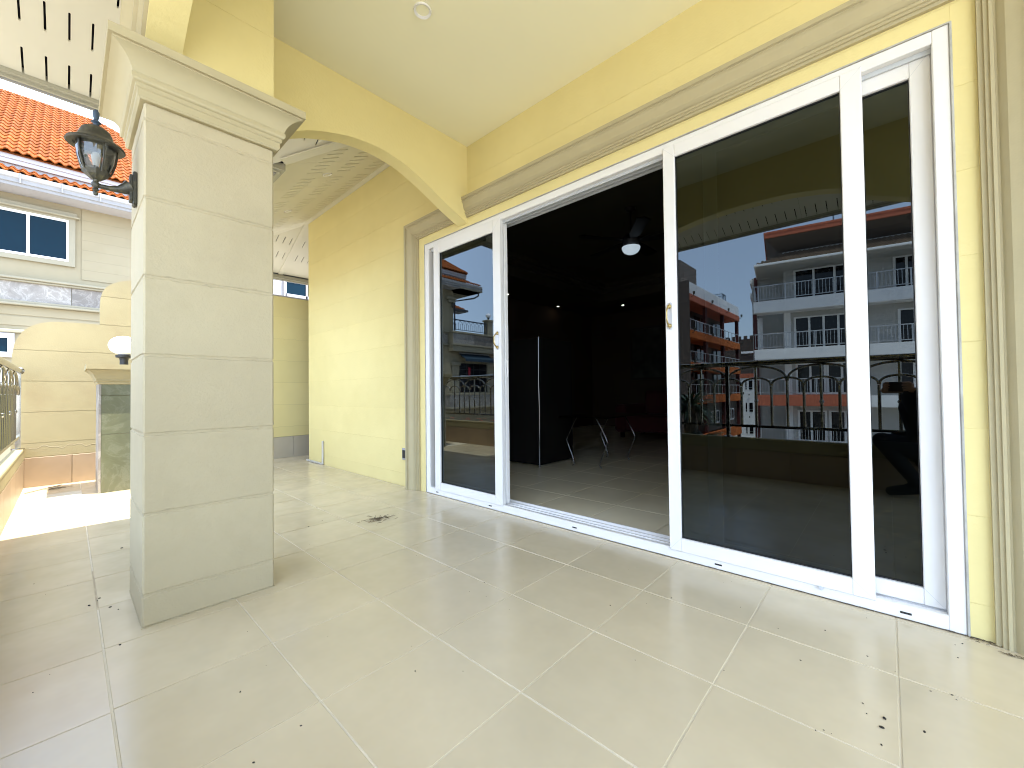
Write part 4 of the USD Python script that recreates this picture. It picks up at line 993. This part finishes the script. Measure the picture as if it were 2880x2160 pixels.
tiled(dv, np.array([-39.8, -30.6, 11.40]), np.array([0, 1.0, 0]), np.array([-0.865, 0, 0.502]), 40, 6, 0.34, 0.5, lambda c, r: c * 0.34 > r * 0.5 * 0.85, 0, ['rt0', 'rt1'])
obj('gutter', MB().box(-40.0, -39.75, -30.8, -17, 11.15, 11.40, 0.02).box(-41.5, -39.9, -30.6, -17, 11.1, 11.16).get(), M['ironblack'], dv)

# ================================================================== WHITE APARTMENT BLOCK (seen in the glass)
u_, n_ = np.array([0.986, -0.165, 0.0]), np.array([0.165, 0.986, 0.0])
MW = np.eye(4); MW[:3, 0] = u_; MW[:3, 1] = n_; MW[:3, 2] = [0, 0, 1]; MW[:3, 3] = [-6.55, -27.0, 0]
def wb(): return MB(MW)
ap = thing('white_apartments', 'white apartment block with railed balconies and tiled skirt roof', 'apartment block', (-6.55, -27, -7))
XR = 16.0
obj('wall', wb().box(1.73, XR, -12, -1.5, -7, 9.6).box(-0.2, 1.73, -12, -3.2, -7, 9.0).get(), M['shaded_white'], ap)
levels = [(5.90, 6.66, 'white'), (2.77, 3.44, 'white'), (-0.29, 0.42, 'salmon'), (-3.4, -2.7, 'white'), (-6.4, -5.7, 'white')]
for i, (za, zb, mt) in enumerate(levels):
    xr = 5.55 if mt == 'salmon' else XR
    s = obj('balcony', wb().box(0.0, xr, -0.12, 0.0, za, zb, 0.015).box(0.0, 0.12, -3.2, -0.12, za, zb, 0.015).box(0.1, xr, -1.6, -0.1, za + 0.05, za + 0.25).get(), M[mt], ap)
    if mt == 'salmon':
        obj('balcony', wb().box(5.9, XR, -0.12, 0.0, za - 0.05, zb - 0.06, 0.015).box(5.9, XR, -1.6, -0.12, za, za + 0.25).get(), M['white'], ap)
    h = 1.02
    r = wb()
    r.tube([(0.06, -0.06, zb + h), (xr, -0.06, zb + h)], 0.032, 6).tube([(0.06, -0.06, zb + 0.13), (xr, -0.06, zb + 0.13)], 0.024, 6)
    r.tube([(0.06, -0.06, zb + h), (0.06, -3.0, zb + h)], 0.032, 6).tube([(0.06, -0.06, zb + 0.13), (0.06, -3.0, zb + 0.13)], 0.024, 6)
    rp = obj('balcony_rail', r.get(), M['railwhite'], s, smooth=50)
    b = wb()
    for x in np.arange(0.06, xr, 0.175):
        b.box(x - 0.009, x + 0.009, -0.07, -0.05, zb + 0.13, zb + h)
    for y in np.arange(-3.0, -0.06, 0.175):
        b.box(0.05, 0.07, y - 0.009, y + 0.009, zb + 0.13, zb + h)
    for x in np.arange(0.3, xr, 1.5):
        b.box(x - 0.025, x + 0.025, -0.085, -0.035, zb, zb + h)
    obj('balusters', b.get(), M['railwhite'], s)
def door_group(xs_, z0, z1, y=-1.5):
    w = wb(); t = 0.06
    a, b = xs_[0], xs_[-1]
    w.box(a - t, b + t, y, y + 0.06, z1, z1 + 0.09).box(a - t, b + t, y, y + 0.06, z0, z0 + 0.08)
    for x in xs_:
        w.box(x - t, x + t, y, y + 0.055, z0 + 0.08, z1)
    p = obj('window', w.get(), M['white'], ap)
    for k in range(len(xs_) - 1):
        obj('pane', wb().box(xs_[k] + t, xs_[k + 1] - t, y - 0.02, y + 0.02, z0 + 0.08, z1).get(), M['bglass2'], p)
door_group([2.36, 3.385, 4.475, 5.5], 6.68, 8.68)
door_group([7.34, 7.885, 8.43, 9.0], 6.68, 8.68)
door_group([2.32, 3.095, 3.855, 4.61, 5.4], 3.46, 5.52)
door_group([7.5, 8.2, 8.9], 3.46, 5.48)
door_group([2.36, 3.095, 3.86], 0.44, 2.40); door_group([4.0, 4.73, 5.4], 0.44, 2.40); door_group([7.4, 8.1, 8.9], 0.44, 2.40)
door_group([2.42, 3.10, 3.85], -2.66, -0.72); door_group([4.08, 4.85, 5.5], -2.66, -0.72)
obj('wall_panel', wb().box(1.70, 2.09, -1.5, -1.42, -7, 5.95).get(), M['white'], ap)
obj('corner_pier', wb().box(-0.05, 0.16, -0.75, -0.45, -7, 5.9).box(-0.05, 0.16, -3.3, -3.0, -7, 9.0).get(), M['maroon'], ap)
obj('wall_panel', wb().box(0.13, 0.45, -2.6, -2.4, 3.5, 5.9).get(), M['white'], ap)
# skirt roof
e0 = np.array([0.20, 0.62, 9.0])
sk = wb(); rows = [[(0.20, 0.62, 8.97), (XR, 0.62, 8.97)], [(1.75, -0.85, 9.85), (XR, -0.85, 9.85)]]
sk.mesh(sheet(rows)); sk.mesh(sheet([[(0.20, 0.62, 8.97), (1.75, -0.85, 9.85)], [(0.20, -6, 8.97), (1.75, -6, 9.85)]]))
sr_ = obj('skirt_roof', sk.get(), M['brt'], ap)
b = MB()
for r in range(6):
    for c in range(60):
        x = 0.25 + c * 0.26; s = r * 0.29
        if x > 0.2 + s * 1.02:
            lo = np.array([x, 0.62 - s * 0.858, 8.99 + s * 0.514])
            v, f = tile_geom(lo, np.array([1.0, 0, 0]), np.array([0, -0.858, 0.514]), 0.26, 0.29, 5, 0.035)
            b.add(v @ MW[:3, :3].T + MW[:3, 3], f)
obj('roof_tiles', b.get(), M['brt'], sr_, kind='stuff')
obj('skirt_gutter', wb().box(0.10, XR, 0.58, 0.72, 8.86, 8.99, 0.02).box(0.10, 0.24, -6, 0.58, 8.86, 8.99, 0.02).get(), M['white'], ap)
obj('skirt_soffit', wb().box(0.16, XR, -1.5, 0.6, 8.84, 8.88).box(0.16, 1.75, -6, -1.5, 8.84, 8.88).get(), M['shaded_white'], ap)
obj('ridge_cap', wb().box(1.7, XR, -0.92, -0.80, 9.83, 9.93, 0.02).get(), M['shaded_white'], ap)
obj('upper_wall', wb().box(1.65, XR, -8, -1.5, 9.6, 11.0).get(), M['brown'], ap)
up_ = np.array([[0.70, 0.3, 10.89], [XR, 0.3, 10.89], [XR, -1.5, 10.6], [1.65, -1.5, 10.2], [1.65, -8, 10.2], [0.70, -9, 10.89]])
uf = wb(); uf.box(0.70, XR, 0.22, 0.32, 10.72, 10.98, 0.015).box(0.70, 0.80, -9, 0.22, 10.72, 10.98, 0.015).box(0.68, XR, 0.24, 0.345, 10.98, 11.12, 0.01).box(0.68, 0.80, -9, 0.24, 10.98, 11.12, 0.01)
obj('upper_fascia', uf.get(), M['salmon'], ap)
sof = wb(); sof.mesh(sheet([[(0.72, 0.25, 10.75), (XR, 0.25, 10.75)], [(1.6, -1.48, 10.0), (XR, -1.48, 10.0)]])); sof.mesh(sheet([[(0.72, 0.25, 10.75), (1.6, -1.48, 10.0)], [(0.72, -8, 10.75), (1.6, -8, 10.0)]])); sof.box(0.72, XR, -8, 0.24, 11.0, 11.1)
obj('upper_soffit', sof.get(), M['taupe'], ap)
obj('aerial', wb().tube([(4.45, -1.0, 11.05), (4.45, -1.0, 12.3)], 0.03, 6).box(4.25, 4.65, -1.02, -0.98, 11.42, 11.46).tube([(4.25, -1, 11.1), (4.45, -1, 11.5), (4.65, -1, 11.1)], 0.02, 5).get(), M['blueiron'], ap)
bb = thing('maroon_block', 'maroon block with white ledges rising behind the white apartments', 'building', (-8, -34, -7))
MWb = MW
obj('wall', wb().box(-0.25, 3, -9, -5, -7, 9.0).get(), M['maroon'], bb)
obj('ledge', wb().box(-0.40, 3, -9, -4.85, 9.0, 9.34, 0.02).get(), M['white'], bb)
obj('ledge', wb().box(-0.40, 3, -9, -4.85, 7.9, 8.28, 0.02).get(), M['white'], bb)
obj('ledge', wb().box(0.2, 2.0, -4.9, -3.3, 7.4, 7.75, 0.02).get(), M['white'], bb)

# ================================================================== ORANGE APARTMENT BLOCK
OX = -11.7
ob = thing('orange_apartments', 'brown apartment block with orange balcony bands and white roof parapet', 'apartment block', (OX, -37, -7))
obj('wall', MB().box(OX - 14, OX - 1.6, -45.1, -29.9, -7, 8.6).get(), M['brown'], ob)
obj('end_wall', MB().box(OX - 14, OX, -29.9, -29.7, -7, 9.69).get(), M['brown'], ob)
obj('roof_parapet', MB().box(OX - 14, OX - 0.06, -45.1, -29.9, 8.70, 9.69, 0.03).get(), M['white'], ob)
for (za, zb, mt) in ((8.13, 8.70, 'salmon'), (5.08, 5.71, 'orange'), (2.44, 3.07, 'orange'), (-0.40, 0.32, 'orange'), (-4.0, -3.05, 'orange'), (-6.9, -6.2, 'orange')):
    bnd = obj('balcony', MB().box(OX - 0.15, OX, -45.1, -29.9, za, zb, 0.02).box(OX - 1.6, OX - 0.15, -45.1, -29.9, za, za + 0.2).get(), M[mt], ob)
    if zb < 8 and zb > -3:
        r = MB().tube([(OX - 0.08, -45.0, zb + 0.92), (OX - 0.08, -29.95, zb + 0.92)], 0.03, 6).tube([(OX - 0.08, -45.0, zb + 0.10), (OX - 0.08, -29.95, zb + 0.10)], 0.03, 6)
        for y in np.arange(-44.8, -29.9, 1.22):
            r.box(OX - 0.10, OX - 0.06, y - 0.025, y + 0.025, zb, zb + 0.92)
        obj('balcony_rail', r.get(), M['railwhite'], bnd)
    for y in (-30.3, -35.1, -40.2, -45.05):
        if zb > -1:
            obj('wall_lamp', MB().tube([(OX + 0.0, y, zb - 0.25), (OX + 0.15, y, zb - 0.2), (OX + 0.22, y, zb - 0.05)], 0.03, 5).lathe([(0, -0.05), (0.07, -0.02), (0.1, 0.18), (0, 0.24)], (OX + 0.22, y, zb - 0.05), 8).get(), M['bronze'], ob)
for y in (-34.45, -39.6, -44.95):
    obj('pier', bx(OX - 0.4, OX - 0.1, y - 0.14, y + 0.14, -7, 8.2), M['maroon'], ob)
for k, y in enumerate((-32.3, -37.2, -42.2)):
    for z in (5.75, 3.1, 0.4):
        w = obj('window', bx(OX - 1.62, OX - 1.55, y - 1.5, y + 1.5, z, z + 2.0), M['bglass2'], ob)
        obj('frame', MB().box(OX - 1.56, OX - 1.50, y - 0.04, y + 0.04, z, z + 2.0).get(), M['taupe'], w)
obj('lower_wall', MB().box(OX - 1.6, OX - 0.5, -45.1, -34.9, -3.0, -0.42).get(), M['taupe'], ob)
for (ya, yb) in ((-38.75, -36.4), (-43.85, -41.2)):
    f = MB(); t = 0.10
    f.box(OX - 0.5, OX - 0.42, ya, yb, -1.30, -1.20).box(OX - 0.5, OX - 0.42, ya, yb, -2.40, -2.28)
    for y in np.linspace(ya, yb, 4):
        f.box(OX - 0.5, OX - 0.42, y - 0.05, y + 0.05, -2.28, -1.30)
    w = obj('window', f.get(), M['white'], ob)
    obj('pane', bx(OX - 0.5, OX - 0.46, ya + 0.04, yb - 0.04, -2.3, -1.28), M['bglass2'], w)
obj('penthouse', MB().box(-17, -12.4, -33.8, -29.9, 9.65, 11.57, 0.02).box(-13.2, -12.35, -31.5, -30.6, 9.65, 10.9).get(), M['taupe'], ob)
obj('roof_ladder', MB().tube([(-13.3, -46, 10.6), (-13.3, -46, 11.4), (-14.1, -46, 11.4)], 0.05, 6).tube([(-13.3, -44.8, 10.6), (-13.3, -44.8, 11.4), (-14.1, -44.8, 11.4)], 0.05, 6).tube([(-13.3, -46, 11.4), (-13.3, -44.8, 11.4)], 0.05, 6).tube([(-13.3, -45.4, 9.6), (-13.3, -45.4, 11.4)], 0.05, 6).get(), M['blueiron'], ob)

# ---- white tower, crenellated block
tw_ = thing('white_tower', 'slim white tower with small windows and salmon top band between the blocks', 'tower', (-12, -64, -7))
obj('wall', bx(-15.3, -9, -72, -60, -7, 2.32), M['white'], tw_)
obj('top_band', bx(-15.42, -8.9, -72, -59.9, 2.32, 2.92, 0.02), M['salmon'], tw_)
for z in (0.72, -2.38, -5.4):
    for (xa, xb) in ((-14.66, -14.52), (-14.22, -13.80), (-13.56, -13.44)):
        w = obj('window', bx(xa, xb, -60.0, -59.95, z, z + 0.28), M['bglass2'], tw_)
        obj('pane', bx(xa, xb, -60.0, -59.95, z + 0.34, z + 1.25), M['bglass2'], w)
    obj('wall_lamp', MB().lathe([(0, -0.1), (0.06, -0.05), (0.08, 0.1), (0, 0.16)], (-14.2, -59.85, z - 0.75), 8).get(), M['bronze'], tw_)
cb = thing('crenellated_block', 'dark brown building with a crenellated roofline beyond the orange block', 'building', (-18, -75, -7))
obj('wall', bx(-24, -13, -85, -75, -7, 9.4), M['brown'], cb)
for x in np.arange(-23.9, -13.2, 0.95):
    obj('merlon', bx(x, x + 0.5, -75.3, -74.95, 9.4, 9.95), M['brown'], cb)
obj('ledge', bx(-18.6, -13, -75, -74.8, 6.9, 7.25), M['white'], cb)

# ================================================================== PLANTS
def blade(mb, p, d, L, w, droop, seg=4):
    d = np.array(d, float); d /= np.linalg.norm(d)
    s = np.cross(d, [0, 0, 1.0]); s = s / (np.linalg.norm(s) + 1e-9)
    P = []
    for k in range(seg + 1):
        t = k / seg
        c = p + d * L * t + np.array([0, 0, -droop * L * t * t])
        ww = w * (math.sin(math.pi * min(0.95, 0.12 + 0.88 * t)) ** 0.8)
        P.append([c - s * ww, c + [0, 0, ww * 0.3], c + s * ww])
    mb.mesh(sheet(P))
def palm(loc, R, n, label, ground):
    t = thing('palm_tree', label, 'palm', (loc[0], loc[1], ground))
    L = np.array(loc, float)
    obj('trunk', MB().tube([(L[0], L[1], ground), (L[0] + 0.05, L[1], (ground + L[2]) / 2), tuple(L)], [0.16, 0.12, 0.09], 10).get(), M['trunk'], t, smooth=40)
    b = MB(); rg = np.random.default_rng(int(abs(loc[0] * 100)))
    for k in range(n):
        a = rg.random() * 2 * math.pi; e = rg.uniform(-0.5, 1.0)
        d = np.array([math.cos(a) * math.cos(e), math.sin(a) * math.cos(e), math.sin(e)])
        blade(b, L + d * 0.04, d, R * rg.uniform(0.7, 1.1), 0.02, 0.35)
    obj('crown', b.get(), M['leaf'], t)
palm((-1.97, -1.45, 0.64), 0.36, 130, 'spiky palm crown just beyond the railing, left of the orange balconies', -7.0)
palm((-1.75, -1.35, 0.17), 0.28, 80, 'low spiky palm below the railing beside the taller palm', -7.0)
def bed(x0, x1, nclump, label, flowers):
    for k in range(nclump):
        x = x0 + (x1 - x0) * (k + 0.5) / nclump + rng.uniform(-0.05, 0.05); y = -0.56 + rng.uniform(-0.08, 0.1)
        t = thing('planter_plant', label if k % 2 == 0 else 'dark green leafy plant without flowers between the orange flowered ones', 'plant', (x, y, 0.215), 'flowering plants in the planter trough' if k % 2 == 0 else 'plain green plants in the planter trough')
        b = MB()
        for j in range(34):
            a = rng.random() * 2 * math.pi; e = rng.uniform(0.15, 1.3)
            d = np.array([math.cos(a) * math.cos(e), math.sin(a) * math.cos(e), math.sin(e)])
            blade(b, np.array([x, y, 0.21]), d, rng.uniform(0.10, 0.21), 0.014, 0.4, 3)
        obj('leaves', b.get(), M['leaf' if k % 2 else 'leaf2'], t)
        if flowers and k % 2 == 0:
            f = MB()
            for j in range(16):
                c = np.array([x + rng.uniform(-0.09, 0.09), y + rng.uniform(-0.02, 0.1), 0.35 + rng.uniform(-0.02, 0.06)])
                for q in range(5):
                    a = q * 1.2566 + rng.random(); blade(f, c, (math.cos(a), math.sin(a), 0.5), 0.024, 0.010, 0.3, 2)
            obj('flowers', f.get(), M['petal'], t)
bed(-6.0, -4.6, 7, 'yellow green leafy plant with orange flowers in the trough behind the parapet', True)

# ================================================================== PERSON TAKING THE PICTURE
def capsule(a, ra, b, rb):
    s1 = m3.Manifold.sphere(ra, 20).translate(list(map(float, a))); s2 = m3.Manifold.sphere(rb, 20).translate(list(map(float, b)))
    return m3.Manifold.batch_hull([s1, s2])
def blend(parts, edge, it=8):
    w = parts[0]
    for q in parts[1:]:
        w = w + q
    w = w.refine_to_length(edge)
    a = w.to_mesh(); m = trimesh.Trimesh(a.vert_properties[:, :3], a.tri_verts, process=True)
    trimesh.smoothing.filter_taubin(m, iterations=it)
    return m
px, py = 0.17, -0.165
pe = thing('person', 'person in dark clothes crouching with a phone held out in both hands', 'person', (px, py, 0))
J = {}
J['pel'] = np.array([px + 0.10, py - 0.02, 0.36]); J['chest'] = np.array([px + 0.02, py + 0.0, 0.70]); J['neck'] = np.array([px + 0.09, py + 0.02, 0.85])
head = np.array([px + 0.145, py + 0.05, 0.985])
hand_l, hand_r = np.array([0.075, -0.105, 0.855]), np.array([0.135, 0.035, 0.85])
body = []
side = np.array([-0.35, 0.94, 0.0])    # the person's own left-right axis
for s in (-1, 1):
    sh = J['chest'] + side * s * 0.165 + [0, 0, 0.08]
    hip = J['pel'] + side * s * 0.10
    knee = hip + np.array([-0.26, -0.02, 0.08]) + side * s * 0.05
    ank = np.array([hip[0] - 0.05, hip[1], 0.09]) + side * s * 0.03
    toe = ank + np.array([-0.17, 0, -0.045])
    body += [capsule(hip, 0.095, knee, 0.062), capsule(knee, 0.060, ank, 0.042), capsule(ank, 0.045, toe, 0.035)]
    hd = hand_l if s < 0 else hand_r
    el = (sh + hd) / 2 + np.array([0.03, 0, -0.13]) + side * s * 0.05
    body += [capsule(sh, 0.062, el, 0.043), capsule(el, 0.042, hd + np.array([0.045, 0, -0.012]), 0.030)]
    body.append(capsule(J['neck'] - [0, 0, 0.05], 0.06, sh, 0.06))
body += [capsule(J['pel'] - side * 0.08, 0.105, J['pel'] + side * 0.08, 0.105), m3.Manifold.batch_hull([m3.Manifold.sphere(0.11, 20).translate(list(map(float, J['pel'] + side * q * 0.07))) for q in (-1, 1)] + [m3.Manifold.sphere(0.10, 20).translate(list(map(float, J['chest'] + side * q * 0.10))) for q in (-1, 1)]),
         capsule(J['neck'] - [0, 0, 0.06], 0.06, J['neck'] + [0, 0, 0.05], 0.052)]
obj('body', blend(body, 0.03), M['cloth'], pe, smooth=True)
fdir = np.array([-0.85, 0.5, 0.05]); fdir /= np.linalg.norm(fdir); fs = np.cross([0, 0, 1.0], fdir); fs /= np.linalg.norm(fs)
hm = [m3.Manifold.sphere(0.088, 28).scale([1, 0.92, 1.18]).translate(list(map(float, head))), capsule(head + fdir * 0.055 - [0, 0, 0.055], 0.045, head + fdir * 0.06 - [0, 0, 0.085], 0.030),
      capsule(head - [0, 0, 0.08], 0.05, J['neck'], 0.05), capsule(head + fdir * 0.088 + [0, 0, 0.005], 0.008, head + fdir * 0.106 - [0, 0, 0.028], 0.013),
      capsule(head + fs * 0.083 + [0, 0, -0.02], 0.012, head + fs * 0.085 + [0, 0, 0.02], 0.016), capsule(head - fs * 0.083 + [0, 0, -0.02], 0.012, head - fs * 0.085 + [0, 0, 0.02], 0.016)]
hp_ = obj('head', blend(hm, 0.010, 5), M['skin'], pe, smooth=True)
for s in (-1, 1):
    obj('eye', trimesh.Trimesh(trimesh.creation.icosphere(2, 0.011).vertices + head + fdir * 0.082 + fs * s * 0.032 + [0, 0, 0.008], trimesh.creation.icosphere(2, 0.011).faces), M['opal'], hp_, smooth=True)
obj('mouth', MB().tube([head + fdir * 0.098 + fs * q - [0, 0, 0.055 + abs(q) * 0.1] for q in (-0.022, 0, 0.022)], [0.003, 0.005, 0.003], 8).get(), M['red'], hp_)
hr = m3.Manifold.sphere(0.098, 28).scale([1, 0.95, 1.12]).translate(list(map(float, head - fdir * 0.018 + [0, 0, 0.018])))
cutp = head + fdir * 0.06
hr = hr.trim_by_plane(list(map(float, (-fdir + np.array([0, 0, 0.75])) / np.linalg.norm(-fdir + np.array([0, 0, 0.75])))), float((head + fdir * 0.03 - [0, 0, 0.0]) @ ((-fdir + np.array([0, 0, 0.75])) / np.linalg.norm(-fdir + np.array([0, 0, 0.75])))))
a_ = hr.to_mesh(); obj('hair', trimesh.Trimesh(a_.vert_properties[:, :3], a_.tri_verts, process=True), M['hair'], pe, smooth=True)
# phone behind the lens, held from both sides
ph_c = np.array([0.058, -0.058, 0.8667]) * [1, 1, 1]
ph = thing('phone', 'dark phone held sideways in front of the person', 'phone', tuple(ph_c))
Mp = np.eye(4); Mp[:3, 0] = rt; Mp[:3, 1] = fwd; Mp[:3, 2] = up; Mp[:3, 3] = ph_c
obj('phone_body', MB(Mp).box(-0.075, 0.075, -0.004, 0.004, -0.037, 0.037, 0.003).get(), M['black'], ph)
obj('camera_bump', MB(Mp).box(-0.070, -0.036, 0.004, 0.0065, 0.002, 0.034, 0.001).get(), M['ironblack'], ph)
for s in (-1, 1):
    hc = ph_c + rt * s * 0.088 - np.array([0, 0, 0.012]); pm = ph_c + rt * s * 0.080
    H = [m3.Manifold.batch_hull([m3.Manifold.sphere(0.013, 16).translate(list(map(float, hc + up * z + rt * s * dx))) for z, dx in ((-0.03, 0.02), (0.03, 0.014), (-0.028, -0.002), (0.032, -0.004))]), capsule(hc + rt * s * 0.02 - up * 0.02, 0.022, (hand_r if s > 0 else hand_l) + np.array([0.045, 0, -0.012]), 0.026)]
    for k, (z, ln_) in enumerate(((0.030, 0.060), (0.011, 0.066), (-0.008, 0.060), (-0.026, 0.048))):
        b0 = pm + up * z + rt * s * 0.010 + fwd * 0.004; b1 = b0 - rt * s * ln_ * 0.28 + fwd * 0.018; b2 = b1 - rt * s * ln_ * 0.26 - fwd * 0.003
        H += [capsule(b0, 0.0092, b1, 0.0082), capsule(b1, 0.0082, b2, 0.0070)]
    t0 = pm + rt * s * 0.012 - up * 0.03 - fwd * 0.006; t1 = t0 - rt * s * 0.03 + up * 0.022 - fwd * 0.010; t2 = t1 - rt * s * 0.022 + up * 0.016
    H += [capsule(t0, 0.011, t1, 0.0095), capsule(t1, 0.0095, t2, 0.008)]
    obj('hand', blend(H, 0.004, 4), M['skin'], pe, smooth=True)
